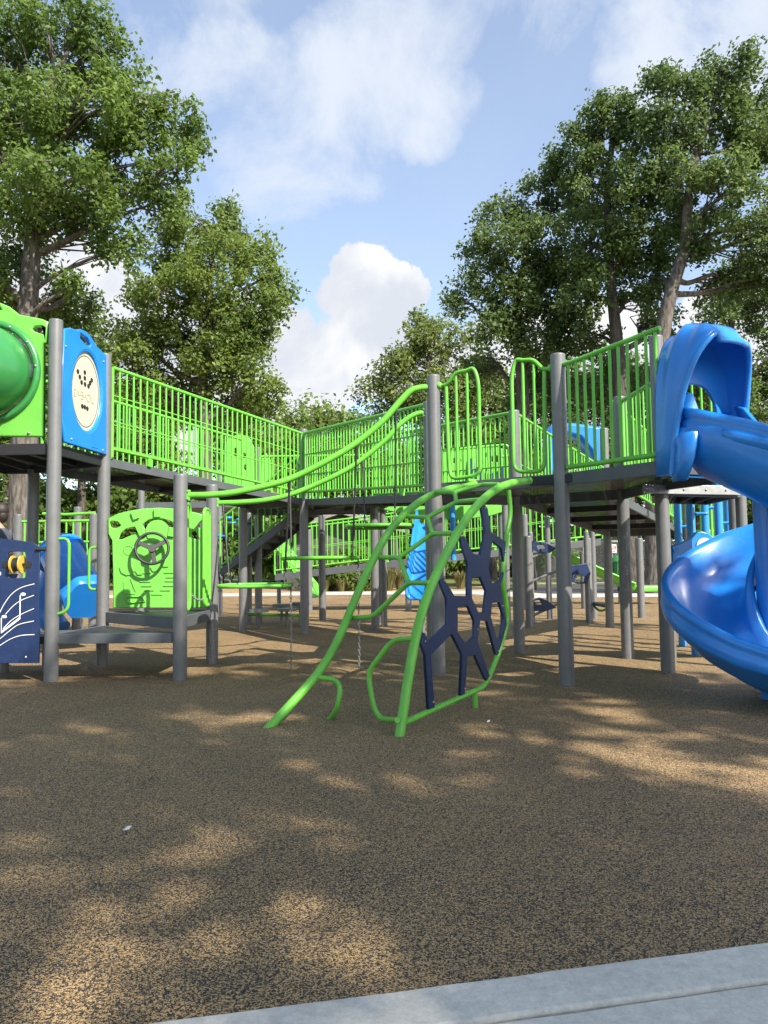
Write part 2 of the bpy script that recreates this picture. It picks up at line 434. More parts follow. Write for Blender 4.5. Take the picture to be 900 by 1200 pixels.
#--SECTIONS--
# ------------------------------------------------------------------ ground
def poly_sheet(name, pts, z, m, kind='structure'):
    mb = MB(); mb.add([(p[0], p[1], z) for p in pts], [tuple(range(len(pts)))])
    o = obj(name, mb, m, recalc=False); o['kind'] = kind; return o
poly_sheet('ground', [(-400, -300), (400, -300), (400, 700), (-400, 700)], -.012, 'lawn')
e1a = G(60, 1211, .022); e1b = G(1000, 1089, .022); e1a.z = e1b.z = 0
d1 = (e1b - e1a).normalized(); n1 = Vector((d1.y, -d1.x, 0))
if n1.y > 0: n1 = -n1
j1 = G(545, 1200, .02); wj = (j1 - e1a).dot(n1)
C0 = e1a - d1 * 14; C1 = e1a + d1 * 20
far_l = [(-40, 27), (-12, 24.5), (-2, 24.6), (2.5, 24.2), (4.0, 21.0), (9.5, 20.5), (40, 24)]
poly_sheet('rubber_surface', [C0, C1] + [(40, C1.y)] + list(reversed(far_l)) + [(-40, C0.y)], 0.0, 'rubber')
def slab(name, w0, w1, top, m):
    a = C0 + n1 * w0; b = C1 + n1 * w0; c = C1 + n1 * w1; d = C0 + n1 * w1
    rg = random.Random(w0); n = 260
    e0 = [a.lerp(b, i / n) + n1 * rg.uniform(-.0025, .0025) for i in range(n + 1)]; e1 = [d.lerp(c, i / n) + n1 * rg.uniform(-.002, .002) for i in range(n + 1)]
    mb = MB(); N_ = n + 1
    vs = [z_(p, top) for p in e0] + [z_(p, top) for p in e1] + [z_(p, -.08) for p in e0] + [z_(p, -.08) for p in e1]
    fs = []
    for i in range(n): fs += [(i, i + 1, N_ + i + 1, N_ + i), (i, 2 * N_ + i, 2 * N_ + i + 1, i + 1), (N_ + i, N_ + i + 1, 3 * N_ + i + 1, 3 * N_ + i)]
    mb.add(vs, fs); return struct(name, mb, m, bevel=.010)
slab('path_kerb', .004, wj - .004, .022, 'concrete')
slab('footpath', wj + .004, wj + 3.2, .018, 'concrete')
far_path = far_l + [(40, 26.5), (9.5, 22.6), (5, 23.4), (3.4, 26.6), (-2, 27.2), (-12, 27), (-40, 30)]
poly_sheet('far_path', far_path, .006, 'path')
poly_sheet('play_court', [(5, 23.42), (9.5, 22.62), (40, 26.5), (40, 33), (4.4, 31)], .004, 'asphalt')
poly_sheet('mulch_bed', [(-40, 30.02), (-12, 27.02), (-2, 27.22), (3.4, 26.62), (4.3, 31), (-3, 33), (-40, 34)], .002, 'mulch')

# ------------------------------------------------------------------ plan of the play structure
P1 = G(59.7, 798); P2 = G(119.7, 781); P3 = G(210.8, 797); P4 = G(248.5, 777)
P5 = Vector((-3.95, 8.62, 0)); P0 = Vector((P1.x - 1.12, P1.y + .03, 0))
B1 = G(357, 743); B2 = G(285, 741); B3 = G(303, 732); B4 = G(378, 727)
Q1 = G(514, 791); Q2 = Vector((Q1.x + .02, Q1.y + 1.08, 0)); Q3 = G(664.5, 803); Q4 = G(609, 765)
Q5 = G(736, 771.5); Q6 = G(783, 788)
JL = Vector((2.1, 5.65, 0)); JR = Vector((2.97, 6.08, 0))
S1 = G(715, 735); S2 = G(621, 735); S3 = G(691, 728); S4 = G(752, 724)
P1 = Vector((P1.x, P1.y, 0))
ZA, ZB, ZC = 2.19, 1.99, 1.77

# ---- transfer step platform (low, two heights)
t = thing('transfer_platform', 'low grey two-level triangular step platform on four posts in front of the steering panel', 'play platform', (P3.x, P3.y, 0))
TP = t
posts(t, [(P3, ztop(212.5, 556, P3)), (P4, ztop(249, 568, P4))])
deckplate(t, [z_(P1, .42), z_(P3, .42), z_(P2, .42)], .085, 'lower_deck')
deckplate(t, [z_(P2, .56), z_(P3, .56), z_(P4, .56)], .105, 'upper_deck')
# gate bars between P3 and P4
def loop_gate(parent, a, b, z0, z1, n, r=.017, name='gate_panel'):
    a = z_(a, 0); b = z_(b, 0); up = Vector((0, 0, 1))
    mb = MB()
    mb.tube(fillet([a + up * z0, a + up * z1, b + up * z1, b + up * z0], .09, 5, True), r, 10, False)
    o = obj(name, mb, 'green', parent)
    for k in range(1, n):
        q = a.lerp(b, k / n); baluster(o, q + up * (z0 + .0), z1 - z0, .013)
    return o
dd = (P4 - P3)
loop_gate(t, P3 + dd * .12, P3 + dd * .27, .62, 1.62, 2)
loop_gate(t, P4 - dd * .30, P4 - dd * .1, .62, 1.62, 4)
def chain(name, a, b, sag, parent, link=.035, r=.004, material='galv'):
    a = Vector(a); b = Vector(b); L = (b - a).length; n = max(3, int(L / (link * .8))); mb = MB()
    pts = [a.lerp(b, k / n) - Vector((0, 0, sag * 4 * (k / n) * (1 - k / n))) for k in range(n + 1)]
    for k in range(n):
        c = (pts[k] + pts[k + 1]) / 2; d = (pts[k + 1] - pts[k]).normalized()
        s = Vector((.3, 1, .2)).cross(d).normalized(); s2 = d.cross(s)
        w = s if k % 2 else s2
        h = link * .5; wd = link * .28
        loop = [c + d * (h * math.cos(x)) + w * (wd * math.sin(x)) for x in [2 * math.pi * i / 8 for i in range(9)]]
        mb.tube(loop, r, 5, False)
    return obj(name, mb, material, parent)
chain('chain', z_(P3 + dd * .27, .78), z_(P4, .80), .10, t)

# ---- left tower
t = thing('tower_platform', 'high dark perforated platform on tall grey posts carrying the round cream disc panel', 'play platform', (P1.x, P1.y, 0))
posts(t, [(P1, ztop(65.5, 375, P1)), (P2, ztop(124.5, 415, P2)), (P5, 2.14), (P0, 3.1)])
deckplate(t, [z_(P0, ZA), z_(P1, ZA), z_(P2, ZA), z_(P5, ZA), Vector((P0.x - .1, P5.y, ZA))], .10, 'deck', 'undershade')
mb = MB()
for zz in (.62, 1.28): pass
hb = P1 + Vector((.1, .04, 0))
mb.tube(fillet([P1 + Vector((.03, 0, 1.30)), P1 + Vector((.16, -.02, 1.30)), P1 + Vector((.16, -.02, .64)), P1 + Vector((.03, 0, .60))], .07, 6), .014, 10)
obj('grab_handle', mb, 'green', t)
mb = MB(); hb = P2
mb.tube(fillet([hb + Vector((-.03, 0, 1.24)), hb + Vector((-.14, -.02, 1.24)), hb + Vector((-.14, -.02, .80)), hb + Vector((-.03, 0, .80))], .05, 6), .014, 10)
obj('grab_handle', mb, 'green', t)

# ---- ramps
def ramp(name, label, a, b, za, zb, width, side, plist, n, nf, mids=(), loc=None, rails=(True, True), lo=.10, hi=.98, th=.09):
    a = z_(a, za); b = z_(b, zb)
    d = Vector((b.x - a.x, b.y - a.y, 0)).normalized(); w = Vector((-d.y, d.x, 0)) * side * width
    tt = thing(name, label, 'ramp', (a.x, a.y, 0))
    deckplate(tt, [a, b, b + w, a + w], th)
    posts(tt, plist)
    off = w.normalized() * .015
    if rails[0]: railing(tt, a - off + d * .09, b - off - d * .07, lo, hi, n, mids)
    if rails[1]: railing(tt, a + w + off + d * .09, b + w + off - d * .07, lo, hi, nf, mids)
    return tt
ramp('walkway_ramp', 'green railed ramp sloping from the cream disc panel to the middle of the structure', P2, B1, ZA, ZB, 1.08, 1, [(B1, ztop(356, 503, B1)), (B2, 1.9)], 36, 36, (.40, .68))
rr = thing('turning_platform', 'dark landing platform where the two long green ramps meet', 'play platform', (B4.x, B4.y, 0))
dB = (B1 - P2).normalized(); wB = Vector((-dB.y, dB.x, 0)) * 1.08
L2 = Vector((.08, 11.75, 0))
deckplate(rr, [z_(B1, ZB), z_(L2, ZB), Vector((-.2, 13.6, ZB)), Vector((-2.3, 13.6, ZB)), z_(B1 + wB, ZB)], .1)
posts(rr, [(B3, 1.9), (B4, 1.9)])
railing(rr, (-.2, 13.55, ZB), (-2.2, 13.55, ZB), .1, .95, 18)
QE = Q2
d2 = (QE - B1).normalized(); w2 = Vector((-d2.y, d2.x, 0))
ramp('walkway_ramp', 'shaded green railed ramp behind the two curved overhead rails', B1, QE, ZB, ZC, 1.12, 1,
     [(G(440, 738), 1.88), (G(447, 730), 1.88), ], 38, 36, (.36, .66))
r3 = ramp('walkway_ramp', 'green railed ramp running back beside the blue slide hood', Q4, S1, ZC, 1.47, 1.1, -1,
     [(S2, 1.42), (S1, ztop(707, 502, S1)), (S3, 1.4), (S4, 1.4)], 30, 30, (.4,))

# ---- main platform
t = thing('main_platform', 'main dark perforated platform on grey posts between arched climber and blue spiral slide', 'play platform', (Q3.x, Q3.y, 0))
MAIN = t
posts(t, [(Q1, ztop(508.6, 440, Q1)), (Q2, ztop(500, 471, Q2)), (Q3, ztop(655, 415, Q3)), (Q4, ztop(608, 481, Q4)), (Q5, ztop(725.6, 465, Q5)), (Q6, ztop(766, 394, Q6))])
deckplate(t, [z_(Q1, ZC), z_(Q3, ZC), z_(JL, ZC), z_(JR, ZC), z_(Q6, ZC), z_(Q5, ZC), z_(Q4, ZC), z_(Q2, ZC)], .1)
dJ = (JL - Q3).normalized()
# railing panel between front post and slide hood
oj = Vector((dJ.y, -dJ.x, 0)) * .0
a = z_(Q3 + dJ * .07, ZC); b = z_(JL - dJ * .02, ZC); up = Vector((0, 0, 1)); mb = MB()
mb.tube(fillet([z_(Q3, ZC + .93), a + up * .93 + dJ * .10, b + up * 1.0], .1, 6), .021, 12)
ro = obj('railing', mb, 'green', t)
mb = MB(); mb.tube([a + up * .05, b + up * .05], .021, 12); obj('lower_rail', mb, 'green', t)
for k in range(11):
    q = a.lerp(b, (k + .5) / 11); baluster(ro, q + up * .05, .90 + .06 * k / 11, .0135)
# two arched gate loops flanking the climber
def arch_loop(parent, a, b, zt_a, peak, bot, flip=False):
    """a = post side, b = free side"""
    mb = MB()
    L = b - a; q = lambda s, z: z_(a + L * s, z)
    path = catmull([q(0, zt_a), q(.22, zt_a + .005), q(.45, zt_a + .09), q(.72, peak), ], 5)
    path += fillet([path[-1], q(.90, peak + .02), q(1.0, peak - .12), q(1.0, bot), q(.30, bot - .02), q(.24, bot + .08), q(.20, zt_a - .02)], .09, 6)[1:]
    mb.tube(path, .0175, 12)
    mb.ball(q(.03, zt_a), .035, 12)
    o = obj('gate_loop', mb, 'green', parent)
    for s, dz in ((.45, .07), (.72, peak - zt_a - .01)):
        baluster(o, q(s, bot - .015), zt_a + dz - bot, .014)
eE = (Q3 - Q1).normalized()
pz = lambda px, py, s: V(px, py, Q1, Vector((eE.y, -eE.x, 0))).z
arch_loop(t, Q1 + eE * .05, Q1 + eE * .47, pz(515, 452, 0), pz(548, 434, 0), pz(550, 560, 0) + .02)
arch_loop(t, Q3 - eE * .05, Q3 - eE * .43, pz(641, 432, 0), pz(612, 422, 0), pz(620, 554, 0) + .02)
railing(t, z_(JR.lerp(Q6, .12) - Vector((.1, .04, 0)), ZC), z_(Q6 - Vector((.02, .07, 0)), ZC), .08, .95, 8)
railing(t, z_(Q6.lerp(Q5, .08), ZC), z_(Q6.lerp(Q5, .92), ZC), .08, .95, 9)
# side landing right of the platform
mb = MB(); S0 = z_(Q6, 1.69); S9 = A(871, 575, 7.15)
t2 = thing('side_platform', 'grey steel beam and small dark deck just beneath the blue slide hood', 'play platform', (S9.x, S9.y, 0))
x0 = A(753, 573, 7.0)
mb.box((x0 + S9) / 2, (S9 - x0).length, .025, .085, (S9 - x0)); obj('beam', mb, 'galv', t2, bevel=.004)
mb = MB()
for f in (.16, .40, .62, .82, .95):
    p = x0.lerp(S9, f); mb.ball(p + Vector((0, -.014, 0)), .011, 8)
obj('bolt', mb, 'galv', t2)
E1 = x0 + Vector((.1, .05, .03)); E2 = S9 + Vector((0, .05, .03))
deckplate(t2, [E1, E2, E2 + Vector((.1, 1.0, 0)), E1 + Vector((.35, 1.0, 0))], .09)
for (px, Y) in ((864, 7.9), (873, 7.3)):
    p = A(px, 700, Y); mb = MB(); mb.post((p.x, p.y, 0), 2.45, .05); obj('post', mb, 'post', t2)

# ------------------------------------------------------------------ arched climber
FL = G(318, 851); FR = G(468, 862)
dR = -Vector((eE.y, -eE.x, 0)); dR = dR if dR.y > 0 else -dR
TL = A(545, 567, 6.87); dL = Vector((TL.x - FL.x, TL.y - FL.y, 0)).normalized()
def pl(f, px, py):
    p = FL.lerp(FR, f); d = dL.lerp(dR, f).normalized(); return V(px, py, p, Vector((d.y, -d.x, 0)))
c6 = lambda f, u, v: pl(f, 300 + u * .3556, 560 + v * .3556)
CL = thing('arched_climber', 'green curved tube climber with hexagon rungs and a navy honeycomb side', 'climber', (FR.x, FR.y, 0))
Lr = catmull([c6(0, 45, 822), c6(0, 100, 762), c6(0, 150, 707), c6(0, 205, 643), c6(0, 245, 582), c6(0, 280, 512), c6(0, 310, 440), c6(0, 340, 370), c6(0, 375, 293), c6(0, 412, 220), c6(0, 460, 150), c6(0, 520, 93), c6(0, 580, 56), c6(0, 640, 36), c6(0, 668, 30)], 5)
Lr = [Lr[0] - (Lr[1] - Lr[0]).normalized() * .12] + Lr
mb = MB(); mb.tube(Lr, .030, 16); obj('rail_tube', mb, 'green', CL)
mb = MB(); mb.tube(fillet([c6(0, 662, 30), c6(.1, 745, 14), pl(.0, 548, 563)], .05), .019, 12); obj('end_tube', mb, 'green', CL)
Rr = [c6(1, 473, 850), c6(1, 484, 780), c6(1, 497, 690), c6(1, 512, 600), c6(1, 532, 500), c6(1, 561, 400), c6(1, 600, 305), c6(1, 650, 205), c6(1, 690, 140), c6(1, 735, 85), c6(1, 785, 42), c6(1, 840, 18), c6(1, 901, 9)]
Rr = catmull(Rr, 5); Rr = [Rr[0] - Vector((0, 0, .12))] + Rr
mb = MB(); mb.tube(Rr, .031, 16); obj('rail_tube', mb, 'green', CL)
for k, path in enumerate([
    [(0, 318, 462), (.3, 385, 457), (.65, 503, 346), (1, 572, 346)],
    [(0, 403, 262), (.35, 472, 262), (.65, 503, 346)],
    [(.35, 472, 262), (.62, 581, 184), (1, 655, 183)],
    [(0, 494, 127), (.4, 566, 130), (.62, 581, 184)],
    [(.4, 566, 130), (.62, 660, 79), (1, 736, 72)],
    [(0, 588, 48), (.45, 655, 47), (.62, 660, 79)],
    [(.45, 655, 47), (.7, 742, 22), (1, 800, 22)],
    [(0, 195, 657), (.15, 262, 664), (.3, 280, 692), (.3, 268, 762), (.15, 240, 800), (.1, 198, 834)],
    [(1, 518, 531), (.8, 452, 532), (.6, 368, 640), (.66, 388, 762), (.72, 412, 795), (1, 466, 799)]]):
    mb = MB(); mb.tube(fillet([c6(*q) for q in path], .05 if k < 7 else .07, 6), .0175, 12); obj('rung', mb, 'green', CL)
mb = MB()
side = [c6(1, 478, 812), c6(1, 600, 757), c6(1, 700, 712), c6(1, 748, 690), c6(1, 768, 655), c6(1, 800, 575), c6(1, 826, 480), c6(1, 824, 410), c6(1, 815, 350), c6(1, 817, 270), c6(1, 826, 190), c6(1, 838, 120), c6(1, 833, 40)]
mb.tube(fillet(side[:4], .05)[:-1] + catmull(side[3:], 5), .0185, 12)
foot = c6(1, 722, 700); mb.tube([foot, Vector((foot.x, foot.y, -.05))], .019, 10)
obj('side_frame', mb, 'green', CL)
NP = Vector((dR.y, -dR.x, 0))
c5 = lambda u, v: V(490 + u * .2166, 580 + v * .2166, FR, NP)
outer = [(8, 800), (28, 745), (48, 790), (150, 700), (148, 560), (112, 470), (132, 450), (190, 545), (262, 548), (262, 370), (222, 240), (245, 222), (292, 318), (330, 325), (358, 200), (336, 70), (352, 50), (370, 72), (390, 200), (466, 252), (472, 400), (438, 490), (458, 590), (474, 700), (428, 865), (414, 862), (366, 682), (330, 680), (316, 790), (384, 985), (372, 1015), (352, 985), (300, 868), (262, 876), (246, 1085), (222, 1085), (232, 862), (176, 752), (62, 868), (84, 1150), (50, 1160), (32, 868)]
holes = [[(208, 605), (262, 600), (298, 680), (298, 765), (252, 806), (208, 742)],
         [(284, 452), (330, 445), (362, 520), (350, 635), (322, 640), (286, 560)],
         [(396, 250), (446, 290), (464, 395), (438, 462), (396, 482), (376, 400)],
         [(394, 585), (432, 580), (458, 660), (440, 775), (420, 780), (388, 660)]]
plate('honeycomb_panel', [c5(*q) for q in outer], [[c5(*q) for q in h] for h in holes], FR, dR, NP, .022, 'navy', CL, .004)
mb = MB()
for q in ((30, 792), (134, 465), (246, 238), (356, 72), (463, 308), (450, 600), (428, 845), (378, 972), (244, 1048), (73, 1120), (315, 728), (290, 462)):
    mb.ball(c5(*q) + NP * (.012 if NP.x < 0 else -.012), .008, 8); mb.ball(c5(*q) - NP * (.012 if NP.x < 0 else -.012), .008, 8)
obj('bolt', mb, 'galv', CL)

# ------------------------------------------------------------------ overhead rails and hanging steps
def vrail(label, pts, p, n, r):
    path = [V(x, y, p, n) for x, y in pts]
    tt = thing('overhead_rail', label, 'climbing rail', (path[0].x, path[0].y, 0), 'curved rails over the hanging steps')
    mb = MB(); mb.tube(catmull(path, 6), r, 16); obj('rail_tube', mb, 'green', tt)
    mb = MB()
    for e, s in ((path[0], 1), (path[-1], -1)):
        mb.box(e + Vector((0, 0, 0)), .03, .05, .10); mb.ball(e + Vector((0, -.03, .035)), .009, 8); mb.ball(e + Vector((0, -.03, -.035)), .009, 8)
    obj('clamp', mb, 'greenp', tt, bevel=.006)
    return path
pf = Vector((0, (P3.y + Q1.y) / 2, 0)); nf = Vector((0, 1, 0))
nF = Vector((Q1.y - P3.y, -(Q1.x - P3.x), 0)).normalized(); nR = Vector((Q2.y - P4.y, -(Q2.x - P4.x), 0)).normalized()
frontR = vrail('nearer of two green tubes curving up from the low grey post to the tall one', [(221, 580.5), (252, 579.5), (283, 575.5), (339, 561.5), (394, 534), (425, 513.5), (449, 493), (466, 473.5), (480, 459), (492, 454.5), (503, 454)], P3, nF, .030)
rearR = vrail('farther of two green tubes curving up from the low grey post to the tall one', [(255, 589.5), (283, 588.5), (311, 586), (339, 580), (372, 567), (411, 547.5), (448, 519), (466, 500), (480, 489), (490, 484.5), (497, 484)], P4, nR, .028)
def hstep(label, x0, x1, y, rods, chain_x):
    Yc = 7.55
    a = A(x0, y, Yc); b = A(x1, y, Yc); c = (a + b) / 2; hw = (b - a).length / 2; c.z = a.z * .5 + b.z * .5
    tt = thing('hanging_step', label, 'hanging step', (c.x, c.y, 0), 'hanging steps under the curved rails')
    dp = .33
    ring = [c + Vector((hw * .98 * math.copysign(abs(math.cos(t_)) ** .6, math.cos(t_)), dp * math.copysign(abs(math.sin(t_)) ** .6, math.sin(t_)), 0)) for t_ in [2 * math.pi * k / 36 for k in range(37)]]
    mb = MB(); mb.tube(ring, .019, 10, False); obj('rim', mb, 'green', tt)
    mb = MB(); mb.add([p + Vector((0, 0, .006)) for p in ring[:-1]], [tuple(range(36))]); obj('step_plate', mb, 'deck', tt)
    for (px, py, p, n, top_y) in rods:
        up_ = V(px, py, p, n); e = Vector((c.x + (up_.x - c.x) * .85, c.y + math.copysign(dp * .9, up_.y - c.y), c.z))
        e.x = max(c.x - hw * .9, min(c.x + hw * .9, e.x))
        mb = MB(); mb.tube([up_, up_.lerp(e, .12)], .014, 8); mb.tube([up_.lerp(e, .06), up_.lerp(e, .86)], .0095, 8); obj('hanger_rod', mb, 'black', tt)
        chain('hanger_chain', up_.lerp(e, .86), e, 0, tt, .04, .004, 'post')
    if chain_x:
        e = Vector((c.x + hw * .97, c.y, c.z)); chain('ground_chain', e, Vector((e.x, e.y, 0)), 0, tt, .04, .0032, 'post')
hstep('lowest green-rimmed hanging step beside the steering panel post', 258, 342, 686, [(261, 589, P4, nR, 0), (339.5, 562, P3, nF, 0)], True)
hstep('middle green-rimmed hanging step with a chain down to the ground', 331, 421, 654, [(340, 579, P4, nR, 0), (418, 518, P3, nF, 0)], True)
hstep('highest green-rimmed hanging step next to the arched climber', 405, 484, 617, [(425, 539, P4, nR, 0), (464, 476, P3, nF, 0)], False)

# ------------------------------------------------------------------ panels
# steering panel
sp = P2.lerp(P4, .5) + Vector((0, -.02, 0)); dS = (P4 - P2).normalized(); nS = Vector((dS.y, -dS.x, 0))
if nS.y > 0: nS = -nS
sp = sp + nS * .02
c9 = lambda u, v: V(120 + u / 9.232, 590 + v / 9.232, sp, nS)
ST = thing('steering_panel', 'green play panel with a black steering wheel on the low platform', 'play panel', (sp.x, sp.y, 0))
cx = 186.5
mirror = lambda pts: [(2 * (cx - 120) * 9.232 - u, v) for u, v in reversed(pts)]
half = [(120, 1130), (116, 700), (106, 400), (66, 330), (66, 160), (180, 108), (300, 80), (450, 56), (610, 47)]
hl = [(85, 200), (110, 190), (170, 200), (203, 235), (180, 262), (120, 268), (90, 250)]
arcl = [(172, 392), (205, 320), (260, 275), (330, 258), (372, 262), (385, 325), (300, 350), (220, 385)]
arcc = [(432, 224), (500, 180), (570, 162), (660, 168), (730, 190), (790, 222), (800, 280), (745, 300), (700, 262), (610, 240), (530, 258), (478, 300)]
plate('board', [c9(*q) for q in half + mirror(half)], [[c9(*q) for q in h] for h in (hl, mirror(hl), arcl, mirror(arcl), arcc)], sp, dS, nS, .035, 'greenp', ST, .008)
mb = MB()
def bar9(u0, v0, u1, v1, w, th):
    a = c9(u0, v0); b = c9(u1, v1); d = (b - a); mb.box((a + b) / 2 + nS * (.017 + th / 2), d.length, w, th, d, uy=d.normalized().cross(nS), uz=nS)
for q in ((385, 225, 450, 360), (345, 90, 375, 170), (595, 60, 600, 150), (762, 260, 742, 360)): bar9(*q, .065, .03)
for q in ((405, 845, 525, 845), (425, 893, 540, 893), (455, 938, 565, 938), (535, 983, 655, 983), (690, 798, 780, 798), (680, 840, 800, 840), (660, 890, 790, 890), (628, 938, 740, 938), (250, 665, 360, 665), (400, 752, 530, 752), (670, 748, 800, 748), (310, 810, 365, 955), (236, 975, 360, 978), (236, 840, 236, 975)): bar9(*q, .010, .012)
for q in ((262, 1004, 420, 1004), (420, 1004, 470, 1050), (470, 1055, 280, 1075), (280, 1075, 256, 1010)): bar9(*q, .012, .02)
obj('moulded_relief', mb, 'greenp', ST, bevel=.004)
for (u, v, r_, k) in ((285, 505, .047, 0), (368, 460, .03, 0), (280, 690, .085, 9), (410, 730, .045, 6), (575, 690, .05, 6), (690, 640, .05, 6), (600, 300, .12, 20)):
    mb = MB()
    if k: mb.disc(c9(u, v) + nS * .022, nS, r_, .02, k)
    else: mb.torus(c9(u, v) + nS * .018, nS, r_, .006)
    obj('moulded_gauge', mb, 'greenp', ST, bevel=.005 if k else 0)
wc = c9(560, 488) + nS * .14; wn = (nS + Vector((.12, 0, .25))).normalized()
mb = MB(); mb.torus(wc, wn, .165, .015, 36, 10)
uu = wn.cross(Vector((0, 0, 1))).normalized(); vv = uu.cross(wn)
for an in (-100, 25, 150):
    d = uu * math.cos(R(an)) + vv * math.sin(R(an)); mb.box(wc + d * .085 - wn * .006, .165, .045, .014, d, uy=wn.cross(d), uz=wn)
mb.disc(wc, wn, .042, .04); mb.tube([wc, c9(560, 488)], .022, 12)
obj('steering_wheel', mb, 'black', ST, bevel=.003)

# rain disc panel
dP = (P2 - P1).normalized(); nP = Vector((dP.y, -dP.x, 0)); pp = P1 + nP * .03
c7 = lambda u, v: V(60 + u / 7.5, 380 + v / 7.5, pp, nP)
DP = thing('disc_panel', 'tall blue panel with a round cream disc between two high grey posts', 'play panel', (pp.x, pp.y, 0))
out = [(92, 1032), (90, 900), (60, 760), (100, 40), (150, 32), (205, 50), (240, 42), (300, 70), (340, 120), (380, 190), (470, 275), (470, 1150)]
hh = [(238, 80), (300, 120), (335, 175), (325, 200), (285, 180), (236, 120)]
ey = []
for k in range(32):
    a_ = 2 * math.pi * k / 32
    ey.append((298 + 128 * math.cos(a_) * 1.06, 590 + 350 * math.sin(a_) * 1.04 + 128 * math.cos(a_) * .24))
plate('board', [c7(*q) for q in out], [[c7(*q) for q in hh], [c7(*q) for q in ey]], pp, dP, nP, .05, 'blue', DP, .01)
cc = c7(298, 592)
Rv = (c7(298, 240) - c7(298, 940)).length / 2
loop = [c7(*q) for q in ey]
mb = MB(); mb.tube(fillet(loop, .02, 2, True), .022, 10, False); obj('raised_ring', mb, 'blue', DP)
ins = [cc + (q - cc) * .985 for q in loop]
plate('disc', ins, [], pp - nP * .012, dP, nP, .02, 'cream', DP, .003)
mb = MB(); mb.tube([cc + (q - cc) * .86 - nP * .0015 for q in loop + loop[:1]], .0035, 6, False); obj('groove_ring', mb, 'black', DP)
dots = [(232, 205), (262, 290), (290, 375), (340, 220), (340, 310), (343, 405), (448, 340), (422, 385), (397, 435), (300, 748), (340, 762), (380, 785)]
for (u, v) in dots:
    w = V(74 + u * .07496, 420 + v * .075, pp, nP)
    mb = MB(); mb.disc(w - nP * .002, nP, .024, .006, 14); obj('sound_hole', mb, 'black', DP)
cu = bpy.data.curves.new('tmp', 'FONT'); cu.body = 'TOrEni3'; cu.size = .118; cu.offset = -.0018; cu.align_x = 'CENTER'; cu.align_y = 'CENTER'; cu.extrude = .001
to = bpy.data.objects.new('tmp', cu); col.objects.link(to); dg = bpy.context.evaluated_depsgraph_get()
me = bpy.data.meshes.new_from_object(to.evaluated_get(dg)); bpy.data.objects.remove(to)
# lettering turned upside down, as on the turned wheel
tcn = V(74 + 330 * .07496, 420 + 588 * .075, pp, nP) - nP * .0005
ux = -dP; uz = nP; uy = uz.cross(ux)
off = wloc(DP)
me.transform(Matrix(((ux.x, uy.x, uz.x, tcn.x - off.x), (ux.y, uy.y, uz.y, tcn.y - off.y), (ux.z, uy.z, uz.z, tcn.z - off.z), (0, 0, 0, 1))))
me.materials.clear(); me.materials.append(M['ink']); lt = bpy.data.objects.new('lettering', me); col.objects.link(lt); lt.parent = DP
mb = MB(); a = c7(330, 1050); b = c7(390, 1080); d = b - a
mb.box((a + b) / 2 + nP * .026, d.length, .05, .006, dP, uy=Vector((0, 0, 1)), uz=nP); obj('maker_plate', mb, 'blue', DP, bevel=.002)
mb = MB()
for q in ((155, 1010), (433, 1108), (105, 195), (440, 330)): mb.ball(c7(*q) + nP * .026, .012, 8)
obj('bolt', mb, 'galv', DP)

# music panel
pm = Vector((0, P1.y - .02, 0)); nm = Vector((0, -1, 0))
c70 = lambda u, v: V(u / 7.07, 620 + v / 7.06, pm, nm)
MP = thing('music_panel', 'navy music panel with a yellow roller and white notes at the lower left', 'play panel', (P1.x - .6, pm.y, 0))
pxp = lambda x, y: V(x, y, pm, nm)
outm = [(46, 777), (47, 735), (45.5, 690), (47.5, 641), (40, 636), (20, 633), (-5, 630.5), (-45, 633), (-90, 640), (-92, 777)]
win = [pxp(a, b) for a, b in rrect(9.8, 646.5, 31, 677.5, 4)]
plate('board', [pxp(*q) for q in outm], [win], pm, (1, 0, 0), nm, .02, 'navy', MP, .003)
mb = MB()
for line in ([(-60, 800), (0, 695), (40, 620), (100, 540), (180, 485), (290, 453)], [(50, 705), (110, 640), (180, 590), (285, 548)], [(30, 825), (100, 755), (180, 705), (285, 658)], [(-60, 945), (0, 910), (80, 845), (160, 790), (285, 760)], [(-60, 1000), (0, 965), (90, 910), (180, 880), (290, 872)]):
    mb.tube(catmull([c70(*q) + Vector((0, -.011, 0)) for q in line], 6), .0042, 6)
for line in ([(15, 735), (15, 862), (170, 742), (172, 548)], [(22, 845), (172, 728)]):
    mb.tube([c70(*q) + Vector((0, -.011, 0)) for q in line], .0058, 6)
for q in ((38, 725), (195, 540)): mb.ball(c70(*q) + Vector((0, -.009, 0)), .026, 14, (1, .25, .6))
mb.ball(c70(218, 1057) + Vector((0, -.01, 0)), .009, 8)
mb.ball(c70(-3, 370) + Vector((0, -.009, 0)), .02, 10, (1, .3, 1))
obj('notes_and_staves', mb, 'white', MP)
mb = MB(); rc = pxp(20.6, 661.5)
mb.tube([rc + Vector((-.115, 0, 0)), rc + Vector((.115, 0, 0))], .014, 10); mb.disc(rc, (1, 0, 0), .062, .07); obj('roller', mb, 'black', MP)
for s in (-1, 1):
    mb = MB(); mb.disc(rc + Vector((s * .04, 0, 0)), (1, 0, 0), .082, .014); obj('roller_cheek', mb, 'yellow', MP, bevel=.004)
for s in (-1, 1):
    mb = MB(); mb.disc(rc + Vector((s * .105, -.012, 0)), (0, 1, 0), .03, .012); obj('axle_bracket', mb, 'black', MP)
mb = MB(); mb.tube([pxp(43, 643.5) + Vector((0, -.015, 0)), pxp(57, 643.5)], .02, 10); obj('pin', mb, 'black', MP)
